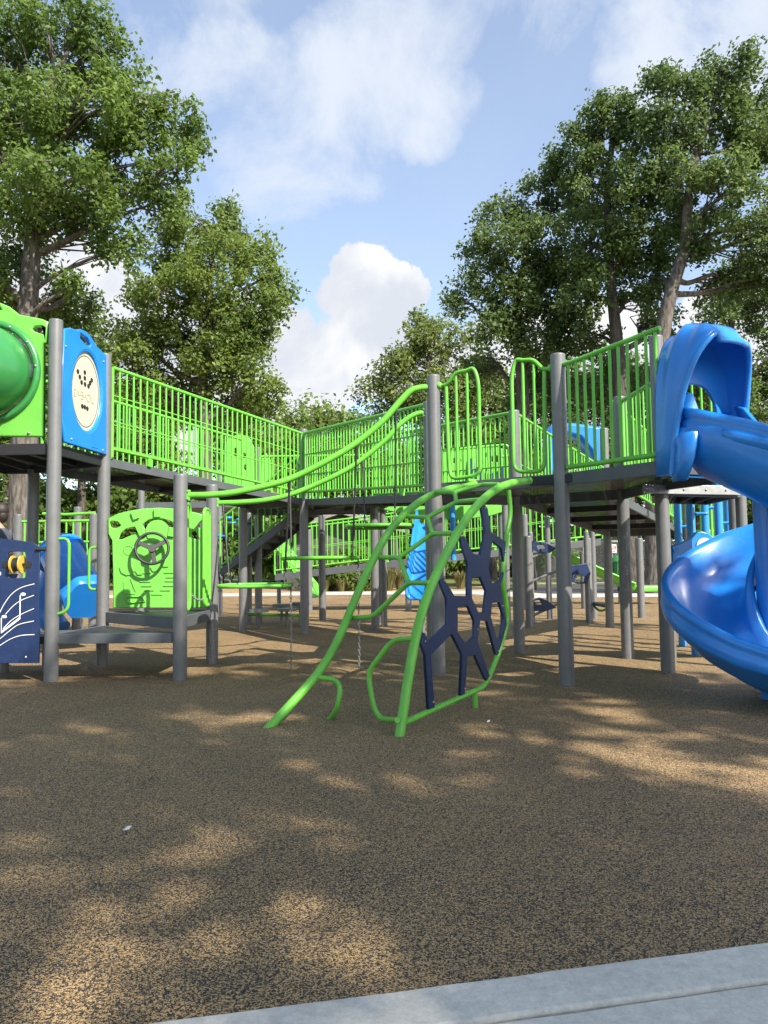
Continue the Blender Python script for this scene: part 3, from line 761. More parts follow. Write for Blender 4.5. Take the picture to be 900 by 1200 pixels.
# narrow step beyond the music panel
mb = MB(); q = A(30, 741, 7.5); t = thing('step_platform', 'low grey step behind the navy music panel', 'play platform', (P1.x - .6, 7.5, 0))
mb.box((P1.x - .35, 7.55, .36), 1.0, .7, .07); obj('deck', mb, 'fascia', t, bevel=.006)
for sx in (-.78, .05):
    mb = MB(); mb.post((P1.x - .35 + sx * .5, 7.75, 0), .33, .04); obj('leg', mb, 'post', t)

# crawl tube with entrance panel
pt = Vector((0, P1.y + .03, 0)); nt_ = Vector((0, -1, 0)); tp = lambda x, y: V(x, y, pt, nt_)
TB = thing('tube_slide', 'green enclosed tube slide with lime entrance panel at upper left', 'tube slide', (P1.x - .6, pt.y, 0))
zc = tp(-12, 437); rad = (tp(48, 437) - zc).length
po = [(52, 512), (52.5, 403), (56.5, 402), (58, 378), (50, 374.5), (24, 369.5), (12, 360), (0, 355), (-12, 353.5)]
po = po + [(-24 - x, y) for x, y in reversed(po[:-1])]
hole = [zc + Vector((math.cos(a), 0, math.sin(a))) * rad * .9 for a in [2 * math.pi * k / 40 for k in range(40)]]
ear = [tp(x, y) for x, y in ((39, 386), (43, 383.5), (50, 383.5), (54, 386), (53.5, 392.5), (48, 391.5), (41, 389))]
ear2 = [tp(-24 - x, y) for x, y in ((39, 386), (43, 383.5), (50, 383.5), (54, 386), (53.5, 392.5), (48, 391.5), (41, 389))]
grip = [tp(x, y) for x, y in ((-6, 359), (1, 360), (4, 364), (-6, 364), (-22, 364), (-24, 361))]
plate('entrance_panel', [tp(*q) for q in po], [hole, ear, ear2, grip], pt, (1, 0, 0), nt_, .07, 'greenp', TB, .015)
mb = MB(); mb.torus(zc + Vector((0, -.045, 0)), (0, 1, 0), rad * .97, .035, 40, 10); obj('flange', mb, 'dkgreen', TB)
mb = MB(); th_pts = [zc + Vector((0, -.02, 0)), zc + Vector((0, -.12, 0))]
rb = .48
for k in range(1, 9):
    a_ = R(95 * k / 8); th_pts.append(zc + Vector((-rb * (1 - math.cos(a_)), -.12 - rb * math.sin(a_), -.05 * k / 8)))
for k in range(1, 8): th_pts.append(th_pts[-1] + Vector((-.28, .02 * k, -.05 - .035 * k)))
mb.tube(th_pts, rad * .86, 40, False); obj('tube', mb, 'dkgreen', TB, solid=.012)
mb = MB()
for a_ in (5, 35, 62, 88, 118): mb.ball(zc + Vector((math.cos(R(a_)), 0, math.sin(R(a_)))) * rad * .97 + Vector((0, -.08, 0)), .013, 8)
mb.ball(tp(36, 508) + Vector((0, -.04, 0)), .014, 8); obj('bolt', mb, 'galv', TB)
mb = MB(); e_ = th_pts[-1]; mb.post((e_.x, e_.y - .1, 0), e_.z - rad * .8, .05); obj('support_post', mb, 'post', TB)
for z0 in (2.62, 2.2):
    mb = MB(); b_ = Vector((P1.x - .02, P1.y + .1, z0)); mb.tube(fillet([b_, b_ + Vector((-.13, 0, .03)), b_ + Vector((-.13, 0, .22)), b_ + Vector((0, 0, .25))], .05), .013, 8); obj('grab_handle', mb, 'green', TB)
# ------------------------------------------------------------------ spiral slide
SC = Vector((2.86, 5.75, 0))
SL = thing('spiral_slide', 'blue spiral slide with a moulded hood at the right edge', 'slide', (SC.x, SC.y, 0))
def zfloor(th):
    t_ = [190, 208, 230, 270, 360, 450, 540, 585, 630, 680]; z = [1.68, 1.62, 1.52, 1.33, 1.05, .80, .41, .21, .06, .03]
    return float(np.interp(th, t_, z))
def wallh(th): return float(np.interp(th, [190, 220, 300, 430, 540, 585, 640], [.47, .47, .48, .46, .34, .29, .25]))
rows = []; rowsr = []
def section(th, wh):
    pr = [(.10, .30), (.125, .32), (.15, .30), (.165, .16), (.21, .05), (.30, .005), (.40, 0), (.50, .02), (.58, .08), (.635, .18), (.665, wh * .62), (.68, wh * .92), (.70, wh), (.72, wh + .012), (.745, wh), (.752, wh - .035), (.738, wh - .06), (.752, wh - .085), (.758, wh - .15), (.745, wh * .42), (.70, .10), (.60, .0), (.48, -.045), (.36, -.05)]
    return pr
for k in range(0, 89):
    th = 200 + k * 5; z = zfloor(th); wh = wallh(th); a_ = R(th)
    rows.append([Vector((SC.x + r * math.cos(a_), SC.y + r * math.sin(a_), z + h)) for r, h in section(th, wh)])
a_ = R(200 + 88 * 5); dx = Vector((-math.sin(a_), math.cos(a_), 0))
for k in range(1, 8):
    rows.append([p + dx * (.12 * k) + Vector((0, 0, -.004 * k)) for p in rows[88]])
mb = MB(); mb.grid(rows); o = obj('chute', mb, 'blue', SL, solid=.014)
mb = MB()
ribr = []
for i in range(15):
    th = 225 + i * 6; a_ = R(th); z = zfloor(th) + wallh(th); b_ = .012 + .03 * math.sin(math.pi * i / 14)
    ribr.append([Vector((SC.x + (.752 + o_ * b_) * math.cos(a_), SC.y + (.752 + o_ * b_) * math.sin(a_), z + h)) for o_, h in ((-.3, -.08), (.9, -.10), (1.0, -.13), (.4, -.16), (-.3, -.18))])
mb.grid(ribr)
obj('moulded_rib', mb, 'blue', SL, solid=.008)
mb = MB(); mb.post((SC.x + .02, SC.y, 0), 1.6, .105, 24); obj('centre_post', mb, 'blue', SL)
mb = MB(); mb.tube(fillet([Vector((SC.x + .04, SC.y - .1, 1.3)), Vector((SC.x + .04, SC.y - .11, .72)), Vector((SC.x + .14, SC.y - .2, .55))], .1, 6), [.05] * 8, 14) if False else mb.box((SC.x + .02, SC.y - .10, 1.16), .13, .03, .86)
obj('moulded_cover', mb, 'blue', SL, bevel=.012)
pe = G(889, 811); mb = MB(); mb.post((pe.x + .03, pe.y, 0), .36, .055); obj('support_post', mb, 'galv', SL)
# hood
hx = Vector((.92, .39, 0)).normalized(); hd = Vector((hx.y, -hx.x, 0)); hd = hd if hd.y < 0 else -hd
W = .365; hc = Vector((2.06, 5.62, 0)) + hx * W
def hood(phi, t_, grow=0):
    c = math.cos(phi); s = math.sin(phi)
    # superelliptic arch on straight jambs
    x = -W * math.copysign(abs(c) ** .62, c); zt = s ** .62
    z = 1.60 + .52 * min(1, s * 3) + .62 * zt if False else 1.62 + (2.745 - 1.62) * (s ** .55)
    depth = .10 + (.32 if c > 0 else .32 + .16 * c) * (s ** .8) + (.10 * c if c > 0 else .0)
    if c > 0.55: depth -= .10 * (c - .55)
    flare = 1 + .10 * math.sin(math.pi * min(t_, 1) * .75) * (.5 + .5 * s)
    rid = 0
    if c > -.2: rid = .019 * math.sin(14 * t_ + 2.2 * phi) * s
    y = -.06 + depth * t_
    p = hc + hx * (x * flare * (1 + rid)) + hd * y
    zz = 1.62 + (z - 1.62) * (1 + .05 * math.sin(math.pi * t_ * .8) + rid) - (.16 * t_ * t_ * s if c < .3 else .10 * t_ * t_ * s)
    return Vector((p.x, p.y, zz))
NPH = 48; NT = 16
rows = [[hood(math.pi * (.0005 + .999 * i / NPH), j / NT) for j in range(NT + 1)] for i in range(NPH + 1)]
mb = MB(); mb.grid(rows); obj('hood', mb, 'blue', SL, solid=.025)
mb = MB(); mb.tube([r[-1] for r in rows], .022, 10); obj('hood_rim', mb, 'blue', SL)
arch = [hood(math.pi * (.0005 + .999 * i / NPH), .03) for i in range(NPH + 1)]
bo = lambda x, z: hc + hx * x + hd * (-.05) + Vector((0, 0, z))
bh = [bo(-.21, 1.66), bo(.23, 1.66)] + [bo(.01 + .22 * math.copysign(abs(math.cos(a_)) ** .8, math.cos(a_)), 2.10 + .27 * math.sin(a_)) for a_ in [math.pi * i / 16 for i in range(17)]]
arch = [q_ + hd * (bo(0, 0) - q_).dot(hd) for q_ in arch]
plate('back_wall', arch, [bh], bo(0, 1.6), hx, hd, .03, 'blue', SL, .006)
# side wings
def wing(name, pts, th=.03):
    mb = MB()
    mb.grid(pts); return obj(name, mb, 'blue', SL, solid=th)
q = lambda s, y, z: hc + hx * s + hd * y + Vector((0, 0, z))
wing('side_wing', [[q(-W, .02, 2.02), q(-W + .02, .12, 2.18), q(-W + .10, .2, 2.24)], [q(-W, .06, 1.95), q(-W + .05, .16, 2.0), q(-W + .16, .22, 2.06)], [q(-W, .1, 1.8), q(-W - .02, .24, 1.86), q(-W + .02, .32, 1.9)], [q(-W, .1, 1.66), q(-W - .03, .22, 1.70), q(-W, .30, 1.74)], [q(-W + .02, .08, 1.6), q(-W, .16, 1.6), q(-W + .01, .22, 1.6)]])
wing('side_wing', [[q(W - .04, .05, 2.20), q(W - .10, .18, 2.16)], [q(W - .02, .1, 2.05), q(W - .08, .28, 2.02)], [q(W + .02, .12, 1.9), q(W - .02, .45, 1.84)], [q(W + .02, .12, 1.7), q(W, .5, 1.62)]])

# ------------------------------------------------------------------ blue pole climber and blue bubble panel behind the slide
PC = thing('pole_climber', 'cluster of light blue poles with looped rungs behind the spiral slide', 'climber', (3.4, 8.6, 0))
pole_px = [(800, 757, 2.0), (815, 768, 2.05)]
plist = [(G(800, 757), 2.0), (G(815.5, 768), 2.0), (A(830, 700, 8.9), 2.0), (A(846, 700, 8.4), 2.0), (A(857, 700, 9.2), 2.05)]
for (p, z) in plist:
    mb = MB(); mb.post((p.x, p.y, 0), z, .044, 16); o = obj('pole', mb, 'ltblue', PC)
for i, (p, z) in enumerate(plist):
    for k, zz in enumerate((.28, 1.42 + .1 * (i % 3), 1.75 + .08 * (i % 2))):
        s = -1 if i % 2 == 0 else 1; s = 1 if k == 1 else s
        mb = MB(); b_ = Vector((p.x, p.y, zz)); mb.tube(fillet([b_, b_ + Vector((.17 * s, -.06, 0)), b_ + Vector((.17 * s, .06, 0)), b_], .04), .016, 8); obj('rung', mb, 'ltblue', PC)
bp_ = Vector((0, 7.75, 0)); bn = Vector((0, -1, 0)); bq = lambda x, y: V(x, y, bp_, bn)
BP = thing('bubble_panel', 'light blue panel with a white round knob behind the spiral slide chute', 'play panel', (bq(825, 650).x, 7.75, 0))
plate('board', [bq(x, y) for x, y in ((787.5, 720), (787, 640), (800, 635), (808, 630), (814, 624), (822, 622.5), (830, 625), (838, 632), (848, 633), (890, 628), (892, 720))], [], bp_, (1, 0, 0), bn, .04, 'blue', BP, .01)
mb = MB(); mb.disc(bq(824.5, 640) + Vector((0, -.02, 0)), (0, 1, 0), .082, .03, 28); obj('knob', mb, 'white', BP, bevel=.008)
for x in (787, 892):
    p = bq(x, 700); mb = MB(); mb.post((p.x, p.y + .05, 0), 1.25, .045); obj('post', mb, 'post', BP)
mb = MB(); mb.box(bq(791, 645) + Vector((0, -.03, 0)), .06, .03, .035); obj('clamp', mb, 'ltblue', BP, bevel=.005)
# green roofed nook and loops behind the poles
t = thing('play_nook', 'lime green roofed play frame far behind the blue poles', 'play structure', (A(835, 700, 11).x, 11, 0))
a = A(800, 566, 11); b = A(862, 562, 11); mb = MB()
mb.grid([[Vector((a.x + (b.x - a.x) * i / 8, 10.6 + .9 * j / 6, a.z - .04 + .14 * math.sin(math.pi * i / 8) + .1 * math.sin(math.pi * j / 6))) for j in range(7)] for i in range(9)])
obj('canopy', mb, 'greenp', t, solid=.03)
for (px, Y) in ((808, 10.8), (836, 11.3), (860, 10.8)):
    p = A(px, 700, Y); mb = MB(); mb.post((p.x, p.y, 0), a.z, .05); obj('post', mb, 'post', t)
for px in (812, 824, 836, 848):
    x0 = A(px, 580, 10.7).x; mb = MB(); mb.tube(fillet([(x0, 10.7, 1.0), (x0, 10.7, 1.9), (x0 + .1, 10.7, 1.9), (x0 + .1, 10.7, 1.0)], .05, 5, True), .018, 8, False); obj('loop_bar', mb, 'green', t)
mb = MB(); c_ = A(832, 630, 11.2); mb.box((c_.x, 11.2, 1.2), .7, .04, .5); obj('back_panel', mb, 'greenp', t, bevel=.02)

# ------------------------------------------------------------------ farther play equipment
def straight_slide(name, label, top, bot, w, m, legs=True, wallh_=.2, curve=.25):
    top = Vector(top); bot = Vector(bot); tt = thing(name, label, 'slide', (bot.x, bot.y, 0))
    d = Vector((bot.x - top.x, bot.y - top.y, 0)); L = d.length; d.normalize(); s = Vector((-d.y, d.x, 0)); rows = []
    for k in range(21):
        f = k / 20; p = top.lerp(bot, f); e = .5 - .5 * math.cos(math.pi * f)
        z = top.z + (bot.z - top.z) * (f * (1 - curve) + e * curve)
        rows.append([Vector((p.x, p.y, z)) + s * (w * a) + Vector((0, 0, h)) for a, h in ((-.56, wallh_ - .03), (-.54, wallh_), (-.5, wallh_ * .9), (-.46, .05), (-.35, .0), (.35, .0), (.46, .05), (.5, wallh_ * .9), (.54, wallh_), (.56, wallh_ - .03))])
    mb = MB(); mb.grid(rows); obj('chute', mb, m, tt, solid=.02)
    if legs:
        mb = MB(); mb.post((bot.x - d.x * .3, bot.y - d.y * .3, 0), bot.z + .02, .04); obj('leg', mb, 'post', tt)
        p = top.lerp(bot, .1); mb = MB(); mb.post((p.x, p.y, 0), top.z + .0, .05); obj('leg', mb, 'post', tt)
    return tt
# blue barrel slide on the left, behind the transfer step
bs = thing('barrel_slide', 'blue barrel shaped slide section seen between two posts on the left', 'slide', (A(85, 700, 9.6).x, 9.6, 0))
p0 = A(72, 650, 10.1); p1 = A(101, 704, 9.4); mb = MB(); d = p1 - p0
rws = []
ax = d.normalized(); ua = ax.cross(Vector((0, 1, 0))).normalized(); va = ax.cross(ua)
for k in range(9):
    f = k / 8; rr_ = .27 - .02 * f
    rws.append([p0 + d * f + (ua * math.cos(x) + va * math.sin(x)) * rr_ * (1 + .06 * math.cos(6 * x)) for x in [2 * math.pi * i / 36 for i in range(36)]])
mb.grid(rws, True, True); mb.add(rws[-1], [tuple(range(36))]); obj('barrel', mb, 'blue', bs, solid=.02)
mb = MB(); mb.torus(p0, ax, .29, .035, 30, 8); obj('rim', mb, 'blue', bs)
mb = MB(); mb.tube([p0 + Vector((-.1, .2, -.15)), p0 + Vector((-.35, .3, -.75)), p0 + Vector((-.1, .2, -1.0))], [.22, .2, .16], 18); obj('lower_chute', mb, 'blue', bs)
mb = MB(); mb.post((p0.x + .1, p0.y + .25, 0), p0.z, .05); obj('support_post', mb, 'post', bs)

straight_slide('straight_slide', 'pale blue slide chute behind the arched climber and its grey post', A(503, 614, 11.8), A(490, 703, 10.8), .36, 'blue', True, .22)
mb = MB()
straight_slide('straight_slide', 'small lime green slide beyond the stepping pods', A(322, 640, 18.6), A(370, 700, 18.0), .5, 'greenp', True, .2)
g2 = straight_slide('straight_slide', 'long lime green slide seen far off between the right posts', A(645, 650, 18), A(742, 693, 17.8), .6, 'greenp', True, .2, .1)
mb = MB(); a = A(742, 693, 17.8); mb.box((a.x + .35, 17.8, a.z + .06), .75, .66, .14); obj('run_out', mb, 'greenp', g2, bevel=.04)
mb = MB(); mb.post((a.x + .6, 17.6, 0), a.z, .03); obj('leg', mb, 'green', g2)
# navy dolphin-shaped wave boards on sloping tubes
WV = thing('wave_climber', 'dark climber of navy leaf-shaped boards on sloping grey tubes under the platform', 'climber', (A(655, 720, 12.5).x, 12.5, 0))
wp = Vector((0, 12.6, 0)); wq = lambda x, y: V(x, y, wp, Vector((0, -1, 0)))
for (o_, h_) in (([(652, 672), (664, 664), (676, 662), (688, 660), (692, 672), (688, 684), (676, 684), (664, 680)], [(671, 674), (678, 672), (685, 676), (684, 682), (675, 682)]),
                 ([(622, 716), (624, 703), (632, 700), (642, 704), (652, 712), (640, 716)], [(626, 704), (632, 703), (635, 708), (628, 709)]),
                 ([(618, 640), (626, 634), (640, 636), (652, 643), (644, 648), (630, 647)], [(628, 638), (636, 638), (640, 643), (631, 643)])):
    plate('wave_board', [wq(*z) for z in o_], [[wq(*z) for z in h_]], wp, (1, 0, 0), (0, -1, 0), .03, 'navy', WV, .006)
for (a, b) in (((622, 682), (664, 664)), ((624, 722), (660, 705)), ((620, 655), (655, 640)), ((660, 690), (692, 660))):
    mb = MB(); mb.tube([wq(*a) + Vector((0, .03, 0)), wq(*b) + Vector((0, .03, 0))], .022, 8); obj('tube', mb, 'post', WV)
for px in (624, 690):
    p = wq(px, 700); mb = MB(); mb.post((p.x, p.y + .05, 0), 1.5, .04); obj('post', mb, 'post', WV)
# balance bench
t = thing('balance_beam', 'low green and grey balance beam between the far right posts', 'balance beam', (A(705, 712, 13).x, 13, 0))
a = A(690, 706, 13.2); b = A(716, 711, 12.6); mb = MB(); mb.box((a + b) / 2, (b - a).length, .12, .05, b - a); obj('beam', mb, 'fascia', t, bevel=.01)
mb = MB(); mb.tube(catmull([a + Vector((.05, 0, -.03)), (a + b) / 2 + Vector((0, 0, -.1)), b + Vector((-.05, 0, -.03))], 5), .02, 8); obj('brace', mb, 'green', t)
for p in (a, b): mb = MB(); mb.post((p.x, p.y, 0), p.z, .03); obj('leg', mb, 'post', t)
# stepping pods on a green base rail
t = thing('stepping_pods', 'round grey stepping pads on a low green frame under the ramps', 'stepping pads', (A(310, 722, 12).x, 12, 0))
for (x, y, Y) in ((303.5, 715.5, 12.3), (330, 709.5, 13.2), (336, 714.5, 12.7), (352, 707.5, 13.4)):
    p = A(x, y, Y); mb = MB(); mb.disc(p, (0, 0, 1), .155, .05, 24); o = obj('pad', mb, 'galv' if x < 305 else 'post', t, bevel=.012)
    mb = MB(); mb.tube([p, Vector((p.x, p.y, -.05))], .025, 8); obj('stem', mb, 'post', o)
a = A(288, 720, 12.4); b = A(352, 721, 12.9); mb = MB(); mb.tube([a, b], .025, 8); mb.tube([a, a + Vector((-.02, 0, -a.z - .04))], .025, 8); mb.tube([b, b + Vector((.02, 0, -b.z - .04))], .025, 8); obj('base_rail', mb, 'green', t)
mb = MB(); mb.tube(fillet([a + Vector((-.03, 0, .04)), a + Vector((.0, 0, 0)), a + Vector((-.02, 0, -.3))], .1), .03, 8); obj('end_bracket', mb, 'green', t)
# staircase
t = thing('staircase', 'dark perforated staircase going down from the landing to the left', 'stairs', (-3.2, 13.4, 0))
a = A(349, 601, 12.6); b = A(258, 672, 13.2); d = b - a; n_ = 9; wv = Vector((.15, 1.0, 0))
for s, nm_ in ((0, 'stringer'), (1, 'stringer')):
    mb = MB(); c_ = (a + b) / 2 + wv * s; mb.box(c_, d.length, .03, .15, d, uz=Vector((0, 0, 1)) - d.normalized() * d.normalized().z); obj(nm_, mb, 'fascia', t, bevel=.005)
for k in range(n_):
    p = a.lerp(b, (k + .5) / n_); mb = MB()
    mb.add([p + Vector((-.13, .03, .03)), p + Vector((.13, .03, .03)), p + Vector((.13, .03, .03)) + wv * .95, p + Vector((-.13, .03, .03)) + wv * .95], [(0, 1, 2, 3)])
    mb.add([p + Vector((.12, .03, .03)), p + Vector((.12, .03, .16)), p + Vector((.12, .03, .16)) + wv * .95, p + Vector((.12, .03, .03)) + wv * .95], [(0, 1, 2, 3)])
    obj('tread', mb, 'deck', t)
for s in (0, 1):
    railing(t, a + wv * s + Vector((0, 0, .0)), b + wv * s, .12, .92, 12)
# rope climber with blue discs
t = thing('rope_climber', 'black rope climber with small blue discs behind the low platform', 'climber', (A(272, 700, 13.6).x, 13.6, 0))
nodes = [(268, 607), (281, 609), (257, 628), (273, 613), (262, 629)]
mb = MB()
for pr in (((255, 612), (272, 618), (300, 611)), ((268, 600), (262, 630), (262, 690)), ((283, 606), (275, 625), (256, 640), (258, 690)), ((250, 640), (262, 629), (285, 626))):
    mb.tube(catmull([A(x, y, 13.6) for x, y in pr], 5), .014, 6)
obj('rope', mb, 'black', t)
for (x, y) in nodes:
    mb = MB(); mb.ball(A(x, y, 13.6), .075, 12, (1, 1, .4)); obj('disc', mb, 'blue', t)
for px in (252, 292):
    p = A(px, 700, 13.7); mb = MB(); mb.post((p.x, p.y, 0), 1.95, .05); obj('post', mb, 'post', t)
# far long ramp
fa = A(322, 673, 16.5); fb = A(478, 655, 16.2); fc = A(610, 642, 16.2); fd = A(706, 631, 16.2)
t = thing('walkway_ramp', 'distant green railed ramp beneath the platforms with bushes behind it', 'ramp', (fa.x, fa.y, 0))
wv = Vector((0, 1.2, 0))
for a, b in ((fa, fb), (fb, fc), (fc, fd)):
    deckplate(t, [a, b, b + wv, a + wv], .14); n_ = int((b - a).length / .115)
    railing(t, a, b, .08, 1.0, n_, (.5,)); railing(t, a + wv, b + wv, .08, 1.0, int(n_ * .8), (.5,))
posts(t, [(z_(fa, 0) + Vector((.75, -.1, 0)), 1.75), (z_(fb, 0) + Vector((0, .1, 0)), .9), (z_(fc, 0) + Vector((.1, 0, 0)), 2.0), (z_(fd, 0) + Vector((-.4, .1, 0)), 1.2)])
# lime curved canopy edge between ramp 2 and climber
t = thing('curved_awning', 'lime green curved board hanging beneath the platform behind the arched climber', 'play panel', (A(550, 700, 12.4).x, 12.4, 0))
ap = Vector((0, 12.4, 0)); aq = lambda x, y: V(x, y, ap, Vector((0, -1, 0)))
plate('board', [aq(x, y) for x, y in ((440, 592), (470, 588), (594, 590), (595, 598), (575, 604.5), (548, 608.5), (520, 609.5), (495, 607), (465, 601), (440, 595))], [], ap, (1, 0, 0), (0, -1, 0), .05, 'greenp', t, .01)
for px in (450, 590):
    p = aq(px, 700); mb = MB(); mb.post((p.x, p.y + .08, 0), 1.95, .05); obj('post', mb, 'post', t)
mb = MB(); p = aq(530, 602); mb.tube([p + Vector((0, -.06, .25)), p + Vector((0, -.06, -.75))], .045, 12); obj('pole', mb, 'ltblue', t)
# leaf pattern panel behind the gate loops on the platform
t = thing('leaf_panel', 'lime panel with navy wave pattern behind the rails of the middle deck', 'play panel', (A(560, 700, 11.5).x, 11.5, 0))
lp = Vector((0, 11.6, 0)); lq = lambda x, y: V(x, y, lp, Vector((0, -1, 0)))
plate('board', [lq(x, y) for x, y in ((520, 585), (520, 530), (545, 525), (575, 523), (594, 527), (594, 585))], [[lq(x, y) for x, y in ell(535, 540, 5, 4, 12)], [lq(x, y) for x, y in ell(580, 538, 6, 4, 12)]], lp, (1, 0, 0), (0, -1, 0), .04, 'greenp', t, .01)
plate('wave_board', [lq(x, y) for x, y in ((546, 566), (549, 538), (555, 537), (556, 550), (563, 553), (572, 556), (582, 553), (590, 546), (591, 560), (584, 566), (572, 560), (562, 562), (557, 566))], [], lp + Vector((0, -.05, 0)), (1, 0, 0), (0, -1, 0), .03, 'navy', t, .006)
for px in (519, 595):
    p = lq(px, 700); mb = MB(); mb.post((p.x, p.y + .06, 0), 2.7, .05); obj('post', mb, 'post', t)
# short rail with a rounded end in front of the leaf panel
t = thing('round_end_rail', 'short green rail with a rounded end in front of the leaf pattern panel', 'railing', (A(560, 700, 10.6).x, 10.6, 0))
a = A(512, 528, 10.2); b = A(596, 521, 10.2); mb = MB(); h = .58
mb.tube(fillet([a + Vector((0, 0, -h)), a, b, b + Vector((0, 0, -.16)), b + Vector((-.09, 0, -.16))], .07, 6), .018, 10)
mb.tube([b + Vector((-.03, 0, -.16)), b + Vector((-.03, 0, -h - .2))], .018, 8); o = obj('rail', mb, 'green', t)
for k in range(1, 14): baluster(o, a.lerp(b, k / 14) + Vector((0, 0, -h)), h, .012)
mb = MB(); mb.tube([a + Vector((0, 0, -h)), b + Vector((-.03, 0, -h))], .018, 8); obj('lower_rail', mb, 'green', t)
# far blue slide hood and far green arch panel
t = thing('slide_hood', 'distant blue slide hood seen through the green rails of the main platform', 'slide', (A(672, 700, 13.5).x, 13.5, 0))
hp = Vector((0, 13.5, 0)); hq = lambda x, y: V(x, y, hp, Vector((0, -1, 0)))
plate('front_board', [hq(x, y) for x, y in ((640, 555), (641, 502), (652, 498), (668, 498), (690, 501), (701, 503), (701, 556), (694, 548), (688, 530), (676, 515), (662, 511), (650, 516), (647, 535), (646, 556))], [], hp, (1, 0, 0), (0, -1, 0), .5, 'blue', t, .05)
mb = MB(); a = hq(648, 560); b = hq(694, 560); mb.box((a + b) / 2 + Vector((0, 0, -.3)), (b - a).length, .5, .5); obj('base', mb, 'blue', t, bevel=.04)
for px in (645, 698): p = hq(px, 700); mb = MB(); mb.post((p.x, p.y + .1, 0), 1.8, .05); obj('post', mb, 'post', t)
t = thing('far_play_deck', 'distant lime play deck with arched panel seen through the left ramp rails', 'play structure', (A(290, 700, 15.5).x, 15.5, 0))
fp = Vector((0, 15.5, 0)); fq = lambda x, y: V(x, y, fp, Vector((0, -1, 0)))
plate('arch_panel', [fq(x, y) for x, y in ((262, 575), (263, 522), (268, 513), (280, 509), (292, 513), (298, 524), (299, 575))], [[fq(x, y) for x, y in ell(288, 548, 2.2, 3.5, 10)], [fq(x, y) for x, y in ell(286, 534, 2.2, 3, 10)], [fq(x, y) for x, y in ell(275, 530, 4, 5, 12)]], fp, (1, 0, 0), (0, -1, 0), .05, 'greenp', t, .01)
plate('arch_panel', [fq(x, y) for x, y in ((306, 575), (307, 535), (312, 531), (317, 538), (318, 575))], [], fp, (1, 0, 0), (0, -1, 0), .05, 'greenp', t, .01)
posts(t, [(fq(303, 700), ztop(303, 524, fq(303, 700))), (fq(257, 700), 2.9), (fq(215, 700), 2.9), (fq(165, 700), 2.9)])
mb = MB(); a = fq(160, 600); b = fq(320, 600); mb.box((a + b) / 2 + Vector((0, .7, .15)), (b - a).length, 1.4, .12); obj('deck', mb, 'fascia', t)
# left background railings (behind barrel slide)
t = thing('low_railing', 'green railing on grey posts in the background behind the blue barrel slide', 'railing', (A(60, 700, 12).x, 12, 0))
a = A(20, 662, 12); b = A(118, 662, 12); a.z = b.z = 1.0
mb = MB(); mb.tube([z_(a, 1.75), z_(b, 1.75)], .022, 8); mb.tube([z_(a, 1.42), z_(b, 1.42)], .02, 8); mb.tube([z_(a, .75), z_(b, .75)], .02, 8); mb.tube([A(50, 602, 12), A(78, 603, 12), A(112, 601, 12)], .024, 8); o = obj('rail', mb, 'green', t)
for k in range(1, 12): baluster(o, z_(a.lerp(b, k / 12), .75), 1.0, .015)
posts(t, [(A(20, 700, 12), ztop(20, 603, A(20, 700, 12))), (A(109, 700, 12), ztop(109, 602, A(109, 700, 12))), (A(90, 700, 13), ztop(90, 594, A(90, 700, 13)))])
t = thing('bar_panel', 'lime plank panel behind the low railing on the left', 'play panel', (A(85, 700, 12.6).x, 12.6, 0))
xp = Vector((0, 12.6, 0)); xq = lambda x, y: V(x, y, xp, Vector((0, -1, 0)))
plate('board', [xq(x, y) for x, y in ((70, 690), (70, 636), (76, 630), (88, 628), (94, 634), (94, 690))], [], xp, (1, 0, 0), (0, -1, 0), .04, 'greenp', t, .01)
for px in (71, 93): p = xq(px, 700); mb = MB(); mb.post((p.x, p.y + .06, 0), 1.3, .04); obj('post', mb, 'post', t)

# ------------------------------------------------------------------ far things: shelter, board fence, chain fence, sign, bin, house
a = A(322, 640, 30); b = A(480, 640, 30); ap_ = A(399, 597, 30); x0, x1 = a.x, b.x
t = thing('park_shelter', 'low dark shelter with a grey gable roof beyond the far ramp', 'shelter', ((x0 + x1) / 2, 32, 0))
ez = A(399, 622, 30).z; xm = A(399, 600, 30).x
mb = MB()
for s, xe in ((-1, x0), (1, x1)):
    e = Vector((xe, 30, ez)); pk = Vector((xm, 30, ap_.z)); dn = Vector((0, 6, 0)); th = Vector((0, 0, -.16))
    mb.add([e, pk, pk + dn, e + dn, e + th, pk + th, pk + dn + th, e + dn + th], [(0, 1, 2, 3), (7, 6, 5, 4), (0, 4, 5, 1), (1, 5, 6, 2), (2, 6, 7, 3), (3, 7, 4, 0)])
obj('roof', mb, 'roof', t)
mb = MB(); mb.box(((x0 + x1) / 2, 33, ez / 2), (x1 - x0) * .86, 4.6, ez); obj('wall', mb, 'darkwood', t)
mb = MB(); mb.add([(x0 + .6, 30.75, ez - .02), (x1 - .6, 30.75, ez - .02), (xm, 30.75, ap_.z - .2)], [(0, 1, 2)]); obj('gable', mb, 'darkwood', t, solid=.06)
for f in (.1, .9):
    mb = MB(); mb.box((x0 + (x1 - x0) * f, 30.3, ez / 2), .16, .16, ez); obj('roof_post', mb, 'darkwood', t)
